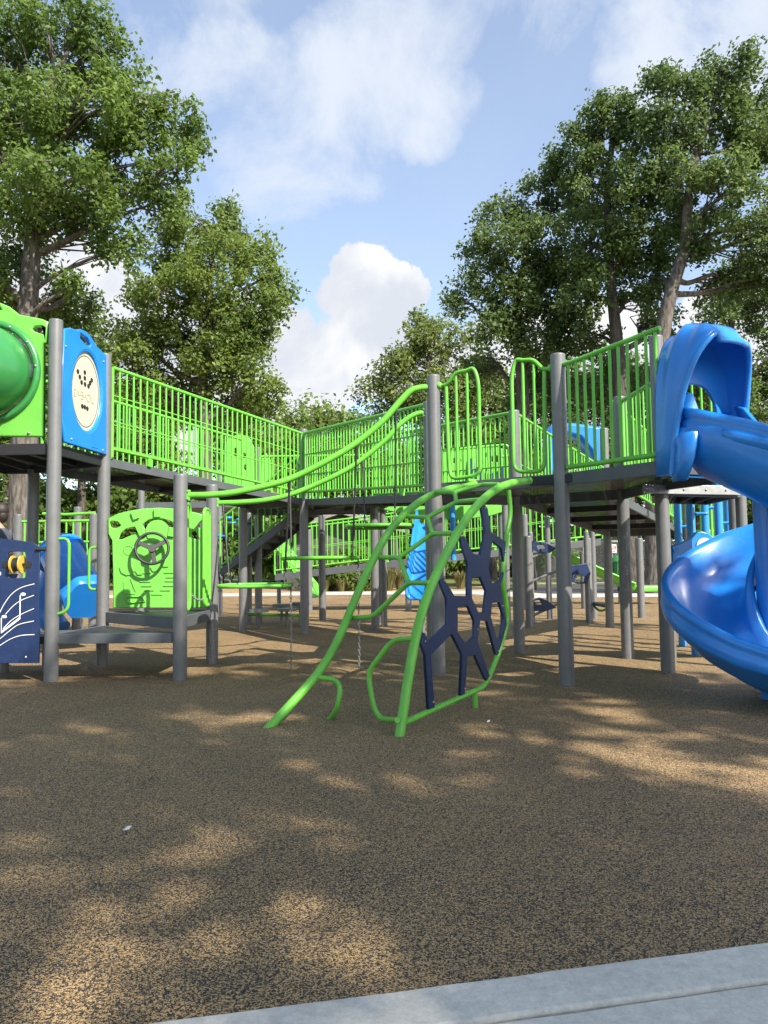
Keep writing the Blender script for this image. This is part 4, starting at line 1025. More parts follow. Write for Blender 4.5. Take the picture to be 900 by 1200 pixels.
# chain link fence on the right
def clf(label, x0, x1, Y, h, nposts):
    t = thing('chain_fence', label, 'fence', ((x0 + x1) / 2, Y, 0))
    mb = MB(); sp_ = .11
    k = x0 - h
    while k < x1:
        for s in (1, -1):
            pa = (k if s > 0 else k + h); pb = (k + h if s > 0 else k)
            za, zb = 0.03, h; xa, xb = pa, pb
            if xa < x0: f = (x0 - xa) / (xb - xa); za += (zb - za) * f; xa = x0
            if xb > x1 and xb != xa: f = (x1 - xa) / (xb - xa); zb = za + (zb - za) * f; xb = x1
            if xb < x0: f = (x0 - xa) / (xb - xa); zb = za + (zb - za) * f; xb = x0
            if xa > x1: f = (x1 - xa) / (xb - xa); za += (zb - za) * f; xa = x1
            mb.tube([(xa, Y, za), (xb, Y, zb)], .0045, 3, False)
        k += sp_
    obj('wire_mesh', mb, 'galv', t)
    mb = MB(); mb.tube([(x0, Y, h), (x1, Y, h)], .025, 8); mb.tube([(x0, Y, .06), (x1, Y, .06)], .012, 6); obj('top_rail', mb, 'galv', t)
    for i in range(nposts):
        x = x0 + (x1 - x0) * i / (nposts - 1); mb = MB(); mb.post((x, Y, 0), h + .05, .03, 10); obj('post', mb, 'galv', t)
clf('galvanised chain link fence across the lawn on the right', A(608, 650, 31.5).x, 24, 31.5, 1.75, 8)
clf('taller chain link backstop fence behind the white sign', A(712, 650, 33.5).x, A(752, 650, 33.5).x, 33.5, 2.5, 3)
t = thing('notice_sign', 'small white notice with red marks on the fence behind the posts', 'sign', (A(718, 700, 31.3).x, 31.3, 0))
p = A(718, 643, 31.4); mb = MB(); mb.box(p, .30, .02, .34); obj('board', mb, 'white', t)
mb = MB(); mb.torus(p + Vector((-.04, -.014, .04)), (0, 1, 0), .08, .012, 18, 6); mb.box(p + Vector((-.04, -.014, .04)), .16, .01, .02, (1, 0, -1), uy=(0, 1, 0), uz=Vector((1, 0, 1)).normalized()); mb.box(p + Vector((0, -.013, -.09)), .22, .008, .025); mb.box(p + Vector((0, -.013, -.13)), .18, .008, .02); mb.box(p + Vector((.10, -.013, .05)), .06, .008, .12); obj('red_mark', mb, 'red', t)
mb = MB(); mb.post((p.x, 31.46, 0), p.z + .2, .025, 8); obj('sign_post', mb, 'galv', t)
t = thing('litter_bin', 'dark green slatted litter bin by the far fence', 'bin', (A(727, 700, 29).x, 29, 0))
p = A(727, 700, 29); mb = MB()
for k in range(18):
    a_ = 2 * math.pi * k / 18; mb.box((p.x + .27 * math.cos(a_), 29 + .27 * math.sin(a_), .5), .06, .02, .85, (-math.sin(a_), math.cos(a_), 0))
obj('slatted_body', mb, 'dkgreen', t)
mb = MB(); mb.tube([(p.x, 29, .94), (p.x, 29, 1.02), (p.x, 29, 1.16)], [.32, .30, .14], 20); obj('lid', mb, 'dkgreen', t)
hx_ = A(762, 650, 70).x
t = thing('house', 'pale beige house with brown gable roof far behind the fence', 'house', (hx_, 72, 0))
mb = MB(); mb.box((hx_, 74, 1.3), 5.5, 6, 2.6); obj('wall', mb, 'housewall', t)
mb = MB(); mb.add([(hx_ - 3.2, 70.6, 2.5), (hx_ + 3.2, 70.6, 2.5), (hx_ + 3.2, 74, 4.2), (hx_ - 3.2, 74, 4.2), (hx_ - 3.2, 77.4, 2.5), (hx_ + 3.2, 77.4, 2.5)], [(0, 1, 2, 3), (3, 2, 5, 4), (0, 3, 4), (1, 5, 2), (0, 4, 5, 1)]); obj('roof', mb, 'roof', t)
for s in (-1.4, 1.3):
    mb = MB(); mb.box((hx_ + s, 70.97, 1.5), .9, .08, 1.0); o = obj('window', mb, 'white', t)
    mb = MB(); mb.box((hx_ + s, 70.92, 1.5), .76, .04, .86); obj('pane', mb, 'glass', o)
# red bin seen right of the slide
t = thing('red_box', 'red plastic play cube at the right edge beyond the slide', 'play cube', (A(900, 700, 11).x, 11, 0))
mb = MB(); c_ = A(901, 682, 11); mb.box((c_.x + .05, 11, c_.z), .2, .2, .42); obj('body', mb, 'red', t, bevel=.03)
mb = MB(); mb.post((c_.x + .05, 11, 0), c_.z - .15, .04); obj('post', mb, 'post', t)

# litter scraps
for (x, y, lab) in ((149, 972, 'small white paper scrap on the rubber in the left foreground'), (572, 846, 'tiny white paper scrap beside the foot of the honeycomb panel')):
    p = G(x, y, .006); mb = MB(); s = .011 if x < 200 else .009
    mb.add([p + Vector((-s * 1.3, -s, 0)), p + Vector((s, -s * 1.2, .004)), p + Vector((s * 1.4, s, .012)), p + Vector((-s * .6, s * 1.3, .003)), p + Vector((0, 0, .012))], [(0, 1, 4), (1, 2, 4), (2, 3, 4), (3, 0, 4)])
    tag(obj('paper_scrap', mb, 'white', loc=p), lab, 'litter')
# ------------------------------------------------------------------ person
def skin(name, pts, edges, material, parent, sub=2):
    off = wloc(parent); me = bpy.data.meshes.new(name)
    me.from_pydata([Vector(p[:3]) for p in pts], edges, []); o = bpy.data.objects.new(name, me); col.objects.link(o); o.parent = parent
    md = o.modifiers.new('skin', 'SKIN'); md.use_smooth_shade = True
    sv = me.skin_vertices[0].data
    for i, p in enumerate(pts): sv[i].radius = (p[3], p[4] if len(p) > 4 else p[3]); sv[i].use_root = (i == 0)
    s = o.modifiers.new('sub', 'SUBSURF'); s.levels = sub; s.render_levels = sub
    me.materials.append(M[material]); return o
pb = A(-1, 600, 9.3)
PE = thing('person', 'person in slate grey t-shirt standing behind the navy music panel', 'person', (pb.x, 9.3, 0))
# body facing -x, left arm (towards camera) bent forward
J = [(0, 0, .96, .13, .15), (0, 0, 1.12, .10, .13), (0, 0, 1.30, .115, .155), (.01, 0, 1.44, .09, .13), (0, 0, 1.53, .05, .05), (-.02, 0, 1.60, .07, .062), (-.03, 0, 1.69, .098, .078), (-.02, 0, 1.77, .075, .065),
     (0, -.19, 1.42, .052), (.05, -.25, 1.15, .042), (-.19, -.22, 1.12, .03), (-.26, -.21, 1.12, .03, .02),
     (0, .19, 1.42, .052), (.03, .24, 1.15, .042), (-.16, .2, 1.02, .03), (-.24, .19, 1.0, .03, .02),
     (0, -.09, .90, .085), (-.01, -.10, .50, .058), (.03, -.10, .09, .04), (-.10, -.11, .045, .035),
     (0, .09, .90, .085), (-.01, .10, .50, .058), (.03, .10, .09, .04), (-.10, .11, .045, .035)]
E = [(0, 1), (1, 2), (2, 3), (3, 4), (4, 5), (5, 6), (6, 7), (3, 8), (8, 9), (9, 10), (10, 11), (3, 12), (12, 13), (13, 14), (14, 15), (0, 16), (16, 17), (17, 18), (18, 19), (0, 20), (20, 21), (21, 22), (22, 23)]
for base in (11, 15):
    bx, by, bz = J[base][:3]
    for f in range(4):
        i0 = len(J); yy = by + (f - 1.5) * .018
        J.append((bx - .045, yy, bz - .004, .009)); J.append((bx - .08 - .006 * (1 - abs(f - 1.4)), yy, bz - .02, .008)); E += [(base, i0), (i0, i0 + 1)]
    i0 = len(J); J.append((bx - .02, by + (.04 if by < 0 else -.04), bz + .01, .01)); J.append((bx - .05, by + (.055 if by < 0 else -.055), bz + .005, .009)); E += [(base, i0), (i0, i0 + 1)]
skin('body', J, E, 'skin', PE, 2)
g = 1.12
skin('t_shirt', [(0, 0, .93, .15, .175), (0, 0, 1.12, .125, .155), (0, 0, 1.30, .135, .18), (.01, 0, 1.44, .105, .15), (0, 0, 1.505, .068, .07), (0, -.20, 1.41, .072), (.035, -.24, 1.22, .07), (0, .20, 1.41, .072), (.03, .24, 1.22, .07)], [(0, 1), (1, 2), (2, 3), (3, 4), (3, 5), (5, 6), (3, 7), (7, 8)], 'shirt', PE)
skin('trousers', [(0, 0, .95, .14, .165), (0, -.09, .86, .10), (-.01, -.10, .50, .075), (.03, -.10, .10, .06), (0, .09, .86, .10), (-.01, .10, .50, .075), (.03, .10, .10, .06)], [(0, 1), (1, 2), (2, 3), (0, 4), (4, 5), (5, 6)], 'jeans', PE)
mb = MB(); b_ = wloc(PE)
mb.ball(b_ + Vector((.005, 0, 1.735)), .108, 18, (1.0, .82, .92)); mb.ball(b_ + Vector((.04, 0, 1.67)), .085, 16, (.8, .85, 1.1)); obj('hair', mb, 'hair', PE)
for s in (-1, 1):
    mb = MB(); mb.ball(b_ + Vector((-.04, s * .105, .045)), .1, 14, (1.35, .5, .5)); obj('shoe', mb, 'shoe', PE)
    mb = MB(); mb.ball(b_ + Vector((-.118, s * .032, 1.70)), .012, 8); obj('eye', mb, 'black', PE)
    mb = MB(); mb.ball(b_ + Vector((-.02, s * .08, 1.685)), .03, 8, (.6, .35, 1)); obj('ear', mb, 'skin', PE)
mb = MB(); mb.tube([b_ + Vector((-.115, 0, 1.715)), b_ + Vector((-.15, 0, 1.672)), b_ + Vector((-.115, 0, 1.66))], [.008, .016, .01], 8); obj('nose', mb, 'skin', PE)

# ------------------------------------------------------------------ vegetation
def leafmesh(name, C, rad, per, size, seed, flat=.75, asp=.62):
    """leaf faces gathered round clump centres C (n,3) with radii rad"""
    rg = np.random.default_rng(seed); n = len(C)
    cnt = np.maximum(6, (per * (rad / rad.mean()) ** 2).astype(int)); idx = np.repeat(np.arange(n), cnt); m = len(idx)
    d = rg.normal(size=(m, 3)); d /= np.linalg.norm(d, axis=1)[:, None]
    rr = rad[idx] * rg.random(m) ** .45
    # lumpy clump surface
    ph = rg.random((n, 3)) * 6.28
    rr *= 1 + .28 * np.sin(3.1 * d[:, 0] * 2 + ph[idx, 0]) * np.sin(2.7 * d[:, 1] * 2 + ph[idx, 1]) + .2 * np.sin(5 * d[:, 2] + ph[idx, 2])
    pos = C[idx] + d * rr[:, None] * np.array([1, 1, flat])
    nrm = d * .55 + rg.normal(size=(m, 3)) * .7 + np.array([0, 0, .55]); nrm /= np.linalg.norm(nrm, axis=1)[:, None]
    t = rg.normal(size=(m, 3)); t -= nrm * (t * nrm).sum(1)[:, None]; t /= np.linalg.norm(t, axis=1)[:, None]
    b = np.cross(nrm, t); s = size * (.65 + .7 * rg.random(m))[:, None]
    fold = nrm * s * .12
    v = np.stack([pos - t * s * .5, pos + b * s * asp * .5 + fold, pos + t * s * .5, pos - b * s * asp * .5 + fold], 1).reshape(-1, 3)
    me = bpy.data.meshes.new(name); nv = len(v)
    me.vertices.add(nv); me.vertices.foreach_set('co', v.astype(np.float32).ravel())
    me.loops.add(nv); me.loops.foreach_set('vertex_index', np.arange(nv, dtype=np.int32))
    me.polygons.add(m); me.polygons.foreach_set('loop_start', np.arange(0, nv, 4, dtype=np.int32)); me.polygons.foreach_set('loop_total', np.full(m, 4, dtype=np.int32))
    me.update(calc_edges=True); return me
def tree(name, label, base, trunk, lobes, leafm, barkm='bark', r0=.3, dens=1.0, leaf=.17, per=70, seed=1, group=None, cr=.75, limbs=True, flat=.95):
    """base: ground point; trunk: world points; lobes: (centre Vector, rx, ry(depth), rz)"""
    rg = np.random.default_rng(seed); base = Vector(base)
    t = thing(name, label, 'tree', (base.x, base.y, 0), group)
    Cs = []; own = []
    for li, (c, rx, ry, rz) in enumerate(lobes):
        vol = rx * rz + rx * ry + ry * rz
        n = max(4, int(dens * 1.5 * vol / (cr * cr)))
        d = rg.normal(size=(n, 3)); d /= np.linalg.norm(d, axis=1)[:, None]
        q = d * (rg.random(n) ** .30)[:, None] * np.array([rx, ry, rz]) * .92
        Cs.append(np.array(c)[None, :] + q); own += [li] * n
    C = np.concatenate(Cs); rad = cr * (.55 + .75 * rg.random(len(C)))
    me = leafmesh('crown', C - np.array(base), rad, per, leaf, seed, flat); me.materials.append(M[leafm])
    o = bpy.data.objects.new('crown', me); col.objects.link(o); o.parent = t
    mb = MB(); tp_ = catmull(trunk, 6); nT = len(tp_)
    rs = [r0 * (1.25 if i == 0 else 1) * (1 - .72 * (i / (nT - 1)) ** .9) for i in range(nT)]
    mb.tube(tp_, rs, 14)
    for li, (c, rx, ry, rz) in enumerate(lobes):
        c = Vector(c)
        # join point on the trunk: below the lobe
        best = min(range(nT), key=lambda i: (tp_[i] - (c - Vector((0, 0, (c - tp_[i]).length * .45)))).length if tp_[i].z < c.z + .5 else 1e9)
        j = tp_[best]; r_ = max(.035, min(rs[best] * .62, .05 + .035 * (rx + rz)))
        e = c + Vector((0, 0, rz * .3)); L = (e - j).length
        mid1 = j.lerp(e, .35) + Vector((rg.normal() * .05 * L, rg.normal() * .05 * L, -.02 * L + rg.normal() * .03 * L)); mid2 = j.lerp(e, .7) + Vector((rg.normal() * .06 * L, rg.normal() * .06 * L, .03 * L))
        br = catmull([j, mid1, mid2, e], 5); nb = len(br)
        mb.tube(br, [r_ * (1 - .75 * i / (nb - 1)) for i in range(nb)], 8)
        for k, o_ in enumerate(own):
            if o_ != li or rg.random() > .75: continue
            w = Vector(C[k]); s = br[int(nb * (.25 + .7 * rg.random())) % nb]
            m_ = s.lerp(w, .5) + Vector((rg.normal() * .18, rg.normal() * .18, .12 + rg.normal() * .15))
            mb.tube([s, m_, w], [r_ * .28, r_ * .18, .008], 5, False)
    obj('trunk', mb, barkm, t, recalc=False)
    return t
def plobes(L, Y, dz=1.0):
    """(px, py, rx_px, ry_px, depth offset m)"""
    o = []
    for q in L:
        yy = Y + (q[4] if len(q) > 4 else 0); c = A(q[0], q[1], yy); o.append((c, q[2] * yy / F, q[2] * yy / F * dz, q[3] * yy / F * 1.16))
    return o
def ptrunk(L, Y): return [A(px, py, Y) if py is not None else Vector((A(px, 600, Y).x, Y, -.1)) for px, py in L]
def ptree(name, label, Y, trunk, lobes, leafm, **k):
    tk = ptrunk(trunk, Y); tree(name, label, (tk[0].x, Y, 0), tk, plobes(lobes, Y), leafm, **k)
ptree('oak_tree', 'tall oak with pale mottled trunk at the upper left edge', 20, [(27, None), (28, 560), (30, 450), (33, 360), (40, 270), (50, 180), (60, 90)],
      [(60, 45, 60, 42), (-20, 70, 80, 70), (125, 75, 50, 40, 1), (110, 120, 60, 42, -1), (40, 150, 80, 50), (165, 150, 45, 38), (205, 115, 26, 24), (222, 165, 24, 24, .6), (150, 205, 55, 36, .8), (80, 225, 75, 45, -1), (195, 205, 34, 28, -.5), (10, 250, 60, 45), (110, 268, 50, 26), (-30, 180, 60, 70), (95, 18, 40, 28), (182, 245, 30, 20), (-30, 320, 55, 45), (0, 350, 45, 25, 1.5), (90, 352, 40, 16, 2), (20, 305, 46, 26, 2), (60, 385, 50, 22, 3), (85, 332, 26, 12, -1), (140, 300, 20, 14)],
      'leafA', r0=.42, seed=3, per=120, leaf=.135, cr=.46, dens=.72)
ptree('maple_tree', 'rounder mid-height tree right of the tall oak with several thin stems', 27, [(238, None), (240, 540), (238, 460), (240, 400), (246, 330), (250, 270)],
      [(225, 262, 42, 34), (268, 262, 36, 30, 1), (295, 296, 32, 26), (318, 325, 22, 20, -.5), (190, 290, 40, 32), (250, 315, 60, 38, -1), (300, 350, 48, 36), (190, 350, 52, 38), (255, 385, 70, 38), (180, 410, 48, 34, .5), (300, 400, 34, 28), (250, 435, 70, 30), (150, 440, 44, 26), (305, 455, 36, 26), (190, 470, 60, 26, 1), (275, 475, 56, 26, 1), (130, 400, 34, 26, 1)],
      'leafB', r0=.26, seed=5, per=110, leaf=.15, cr=.5, dens=.72)
ptree('pale_tree', 'pale green tree behind the overhead rails below the white cloud', 38, [(505, None), (504, 500), (502, 440), (504, 400)],
      [(505, 398, 40, 26), (545, 412, 32, 28), (462, 438, 32, 24), (500, 438, 52, 32), (562, 445, 34, 30), (487, 372, 11, 9), (440, 462, 24, 18), (520, 470, 60, 26), (470, 475, 40, 18)], 'leafD', r0=.3, seed=8, per=90, leaf=.2, cr=.7, dens=.8)
for i, (px, py, r, Y, lb) in enumerate(((338, 490, 26, 52, 'leftmost low tree on the horizon left of the pale tree'), (372, 486, 24, 55, 'middle low tree on the horizon left of the pale tree'), (408, 490, 24, 54, 'low tree on the horizon touching the pale tree'))):
    ptree('distant_tree', lb, Y, [(px, None), (px, py + 30), (px, py)], [(px, py, r, r * .6), (px - 14, py + 14, r * .8, r * .6), (px + 14, py + 16, r * .8, r * .6), (px, py + 34, r * 1.1, r * .8), (px, py + 70, r * 1.1, r)], 'leafB', r0=.25, seed=20 + i, per=55, leaf=.36, cr=1.1)
def dk(*a, **k): ptree(*a, **k)
dk('oak_tree', 'dark oak just right of the pale tree with sloping left outline', 27, [(616, None), (614, 520), (612, 450), (606, 390), (612, 320), (625, 260)],
   [(595, 245, 34, 30), (635, 228, 36, 24), (672, 245, 40, 34), (568, 300, 34, 30), (620, 290, 46, 36, -1), (665, 310, 46, 40), (560, 345, 26, 20), (595, 350, 44, 32), (642, 365, 46, 34), (535, 352, 13, 11), (580, 392, 36, 22), (630, 410, 40, 24), (680, 390, 34, 26), (570, 430, 30, 18, 2), (630, 460, 50, 26, 2)],
   'leafC', barkm='barkd', r0=.3, seed=11, per=115, leaf=.145, cr=.48, dens=.72)
dk('oak_tree', 'dark oak with upright trunk left of the leaning trunk', 25, [(735, None), (730, 520), (726, 440), (722, 390), (715, 320), (712, 230), (718, 160)],
   [(715, 128, 34, 28), (690, 165, 34, 34), (745, 160, 38, 34), (690, 225, 42, 38), (740, 230, 46, 40, -1), (700, 295, 46, 36), (755, 300, 44, 34), (690, 350, 34, 24), (745, 355, 36, 20), (690, 395, 30, 14, 1), (720, 450, 54, 30, 2), (665, 190, 26, 24, 1), (660, 320, 34, 30, 2), (725, 265, 44, 34, 2), (770, 380, 34, 20, 2)],
   'leafC', barkm='barkd', r0=.32, seed=12, per=115, leaf=.14, cr=.46, dens=.72)
dk('oak_tree', 'tallest oak on the right with a pale trunk leaning right above the slide hood', 23, [(765, None), (768, 500), (774, 410), (786, 345), (802, 290), (808, 220), (830, 140)],
   [(845, 85, 40, 24), (800, 105, 36, 28), (880, 110, 36, 34), (835, 140, 50, 36), (780, 150, 30, 28), (890, 175, 50, 40), (800, 200, 50, 38), (860, 230, 54, 40, -1), (935, 150, 50, 60), (820, 275, 44, 28), (895, 290, 44, 34), (940, 260, 50, 60), (850, 340, 36, 20, 1.5), (770, 110, 26, 22, 1), (790, 250, 40, 34, 2), (900, 340, 34, 22, 1), (770, 330, 26, 16, 2)],
   'leafC', barkm='bark', r0=.32, seed=13, per=115, leaf=.135, cr=.44, dens=.74)
dk('oak_tree', 'shaded tree at the right edge behind the blue slide hood', 31, [(862, None), (860, 500), (856, 400), (862, 330)],
   [(865, 330, 32, 24), (840, 370, 30, 22), (900, 360, 44, 34), (930, 420, 46, 46), (880, 430, 34, 28), (905, 490, 50, 40), (820, 430, 44, 34), (850, 480, 50, 36)],
   'leafC', barkm='barkd', r0=.3, seed=14, per=160, leaf=.145, cr=.6, dens=.95)
for i, (px, py, r, Y, lf, lb) in enumerate((
    (575, 470, 36, 42, 'leafB', 'low bright tree behind the right gate loop'), (650, 450, 42, 44, 'leafC', 'low dark tree behind the front right grey post'), (725, 445, 42, 45, 'leafC', 'low dark tree behind the rails left of the slide hood'), (815, 440, 46, 43, 'leafC', 'low dark tree behind the slide hood'),
    (8, 415, 46, 36, 'leafA', 'shaded tree behind the green tube slide'), (95, 410, 42, 38, 'leafA', 'shaded tree behind the cream disc panel'), (160, 480, 44, 40, 'leafB', 'shaded tree behind the start of the left ramp'), (285, 500, 40, 44, 'leafB', 'low tree behind the lower end of the left ramp'), (430, 525, 44, 50, 'leafB', 'low tree behind the shaded second ramp'), (515, 520, 46, 52, 'leafA', 'low tree behind the tall post of the arched climber'), (350, 530, 40, 51, 'leafB', 'low tree behind the corner post where the ramps meet'), (600, 540, 40, 48, 'leafC', 'low tree below the bright tree right of the gate loop'), (870, 560, 46, 44, 'leafC', 'low tree under the edge of the slide hood'))):
    ptree('background_tree', lb, Y, [(px, None), (px + 2, py + 60), (px, py)], [(px, py - 10, r * .8, r * .6), (px - r * .6, py + 12, r * .7, r * .55), (px + r * .6, py + 10, r * .7, r * .55), (px, py + 40, r * 1.1, r * .7), (px - r * .7, py + 80, r * .8, r * .7), (px + r * .7, py + 85, r * .8, r * .7), (px, py + 125, r * 1.0, r * .7)], lf, barkm='barkd', r0=.25, seed=40 + i, per=110, leaf=.25, cr=.95, group='background trees')
# shrubs
def shrub(label, px, py, Y, rx, rz, leafm, seed, name='shrub', group=None, leaf=.12, cr=.32, per=60):
    b = A(px, py, Y); b.z = 0
    rg = np.random.default_rng(seed); n = int(14 * rx * rz / (cr * cr) * .8) + 8
    d = rg.normal(size=(n, 3)); d /= np.linalg.norm(d, axis=1)[:, None]
    C = np.array([0, 0, rz * .95]) + d * (rg.random(n) ** .4)[:, None] * np.array([rx, rx, rz * .9])
    t = thing(name, label, 'shrub', (b.x, b.y, 0), group)
    me = leafmesh('foliage', C, cr * (.6 + .7 * rg.random(n)), per, leaf, seed); me.materials.append(M[leafm]); o = bpy.data.objects.new('foliage', me); col.objects.link(o); o.parent = t
    mb = MB()
    for k in range(7): c = C[rg.integers(n)]; mb.tube([b + Vector((rg.normal() * .08, rg.normal() * .08, -.05)), b + Vector(c) * .5, b + Vector(c)], [.02, .015, .006], 5, False)
    obj('stem', mb, 'barkd', t, recalc=False)
shrub('dense green shrub under the far ramp left of the ornamental grass', 392, 690, 28.5, .75, .75, 'leafB', 61)
shrub('dark shrub under the far ramp beside the hanging chain', 412, 690, 29.2, .7, .9, 'leafA', 62)
shrub('dark shrub by the shelter wall at the far left bed', 368, 690, 29, .7, .6, 'leafA', 63)
shrub('small yellowish shrub in the dry bed behind the chains', 424, 690, 27.9, .4, .35, 'leafD', 64)
for i, (px, Y, rx, lb) in enumerate(((640, 47, 2.2, 'green shrub beyond the lawn under the left of the deck'), (690, 50, 2.4, 'bright shrub beyond the fence left of the white sign'), (745, 48, 2.2, 'sunlit shrub beyond the fence beside the far house'), (560, 46, 2.2, 'bushy shrub beyond the lawn behind the honeycomb panel'), (800, 52, 2.8, 'shrub beyond the fence behind the blue poles'), (150, 40, 2.6, 'tall hedge shrub behind the steering panel'), (60, 40, 2.6, 'tall hedge shrub left of the steering panel'), (210, 41, 2.6, 'hedge shrub behind the low grey posts'), (270, 42, 2.6, 'hedge shrub behind the staircase'), (0, 38, 2.6, 'hedge shrub behind the person'), (500, 44, 2.2, 'hedge shrub behind the pale blue slide'), (330, 43, 2.2, 'hedge shrub left of the shelter'), (870, 46, 2.6, 'hedge shrub at the right edge'))):
    shrub(lb, px, 660, Y, rx, rx * (.75 if i < 5 else 1.2), 'leafB' if i in (1, 2, 3) else 'leafA', 70 + i, group='shrubs along the far edge', leaf=.3, cr=.75, per=60)
def tuft(label, px, Y, h, seed):
    b = A(px, 690, Y); rg = np.random.default_rng(seed); mb = MB()
    for k in range(260):
        a_ = rg.random() * 6.28; ln = h * (.6 + .5 * rg.random()); sp = .25 + .5 * rg.random(); r0_ = rg.random() * .12
        p0 = Vector((b.x + r0_ * math.cos(a_), Y + r0_ * math.sin(a_), -.01)); d = Vector((math.cos(a_), math.sin(a_), 0)); w = Vector((-d.y, d.x, 0)) * .012
        p1 = p0 + d * ln * sp * .4 + Vector((0, 0, ln * .7)); p2 = p0 + d * ln * sp + Vector((0, 0, ln * (1 - sp * .45)))
        mb.add([p0 - w, p0 + w, p1 + w, p1 - w, p2], [(0, 1, 2, 3), (3, 2, 4)])
    o = obj('ornamental_grass', mb, 'grassy', loc=(b.x, Y, 0), recalc=False); tag(o, label, 'grass clump', 'ornamental grass clumps in the dry bed')
for i, (px, Y, h, lb) in enumerate(((432, 28.2, .8, 'ornamental grass clump left of the thin grey post'), (456, 27.8, 1.1, 'tall pale ornamental grass clump left of the arched climber rail'), (468, 28.6, .9, 'ornamental grass clump touching the climber rail'), (400, 27.7, .55, 'short ornamental grass clump in front of the shrub'), (380, 27.7, .5, 'short ornamental grass clump at the bed edge by the green slide'), (540, 28.5, .8, 'ornamental grass clump behind the honeycomb panel'))): tuft(lb, px, Y, h, 90 + i)

# trees behind the camera that shade the foreground
SUN_AZ, SUN_EL = 41.0, 41.0
sdir = Vector((math.sin(R(SUN_AZ)), -math.cos(R(SUN_AZ)), 0))
def shade_tree(label, target, h, lob, seed, dens=1.0, per=85):
    off = sdir * (h / math.tan(R(SUN_EL))); c = Vector((target[0], target[1], 0)) + off
    L = [(Vector((c.x + q[0], c.y + q[1], h + q[2])), q[3], q[4], q[5]) for q in lob]
    tree('shade_tree', label, (c.x, c.y, 0), [Vector((c.x, c.y, -.1)), Vector((c.x + .1, c.y, h * .4)), Vector((c.x, c.y + .1, h * .75)), Vector((c.x, c.y, h + 1))], L, 'leafA', r0=.35, seed=seed, dens=dens, per=per, leaf=.26, cr=.58)
LOB = [(0, 0, .5, 2.4, 2.4, 1.6), (2.2, .6, 0, 2, 2, 1.2), (-2.2, -.4, 0, 2, 2, 1.3), (.3, 2.3, -.2, 2, 2, 1.2), (-.3, -2.4, -.3, 2, 2, 1.2), (1.6, -1.8, .2, 1.6, 1.6, 1), (-1.7, 1.8, .1, 1.6, 1.6, 1), (1.9, 2.0, -.4, 1.4, 1.4, .9)]
shade_tree('leafy tree behind the camera shading the left foreground', (-5.6, 4.3), 10, LOB, 101, .26)
shade_tree('leafy tree behind the camera shading the right foreground', (-.9, 4.2), 10, LOB, 102, .27)
shade_tree('leafy tree behind the camera shading the near foreground', (-1.2, .6), 11, LOB, 103, .05)
shade_tree('leafy tree behind the camera far to the right of the path', (5.6, 2.9), 9, LOB, 105, .15)
shade_tree('unseen leafy tree added behind the camera to block skylight', (-8.6, 3.6), 8.5, LOB, 104, .6)  # added out of view, its crown cuts the sky fill on the foreground

# ------------------------------------------------------------------ light and sky
w = bpy.data.worlds.new('World'); sc.world = w; w.use_nodes = True
nt = w.node_tree; N = nt.nodes; Lk = nt.links; bg = N['Background']
sky = N.new('ShaderNodeTexSky'); sky.sky_type = 'NISHITA'; sky.sun_disc = False
sky.sun_elevation = R(SUN_EL); sky.sun_rotation = math.atan2(sdir.x, sdir.y)
sky.air_density = 1.0; sky.dust_density = 1.2; sky.ozone_density = 1.3; sky.altitude = 100
tc = N.new('ShaderNodeTexCoord')
def mth(op, a, b=None, c=None, clamp=False):
    n = N.new('ShaderNodeMath'); n.operation = op; n.use_clamp = clamp
    for i, x in enumerate((a, b, c)):
        if x is None: continue
        if isinstance(x, (int, float)): n.inputs[i].default_value = x
        else: Lk.new(x, n.inputs[i])
    return n.outputs[0]
def mrange(x, a, b, c=0.0, d=1.0, smooth=True):
    n = N.new('ShaderNodeMapRange'); n.interpolation_type = 'SMOOTHSTEP' if smooth else 'LINEAR'
    Lk.new(x, n.inputs[0]); n.inputs[1].default_value = a; n.inputs[2].default_value = b; n.inputs[3].default_value = c; n.inputs[4].default_value = d; return n.outputs[0]
def noise(scale, det, rough=.55, dist=0.0, zs=1.0):
    mp = N.new('ShaderNodeMapping'); mp.inputs['Scale'].default_value = (1, 1, zs); Lk.new(tc.outputs['Generated'], mp.inputs[0])
    n = N.new('ShaderNodeTexNoise'); n.inputs['Scale'].default_value = scale; n.inputs['Detail'].default_value = det; n.inputs['Roughness'].default_value = rough; n.inputs['Distortion'].default_value = dist
    Lk.new(mp.outputs[0], n.inputs['Vector']); return n.outputs['Fac']
wmp = N.new('ShaderNodeTexNoise'); wmp.inputs['Scale'].default_value = 7; wmp.inputs['Detail'].default_value = 9; wmp.inputs['Roughness'].default_value = .62
Lk.new(tc.outputs['Generated'], wmp.inputs['Vector'])
wsub = N.new('ShaderNodeVectorMath'); wsub.operation = 'SUBTRACT'; Lk.new(wmp.outputs['Color'], wsub.inputs[0]); wsub.inputs[1].default_value = (.5, .5, .5)
wsc = N.new('ShaderNodeVectorMath'); wsc.operation = 'SCALE'; Lk.new(wsub.outputs[0], wsc.inputs[0]); wsc.inputs['Scale'].default_value = .11
wadd = N.new('ShaderNodeVectorMath'); wadd.operation = 'ADD'; Lk.new(tc.outputs['Generated'], wadd.inputs[0]); Lk.new(wsc.outputs[0], wadd.inputs[1])
wno = N.new('ShaderNodeVectorMath'); wno.operation = 'NORMALIZE'; Lk.new(wadd.outputs[0], wno.inputs[0])
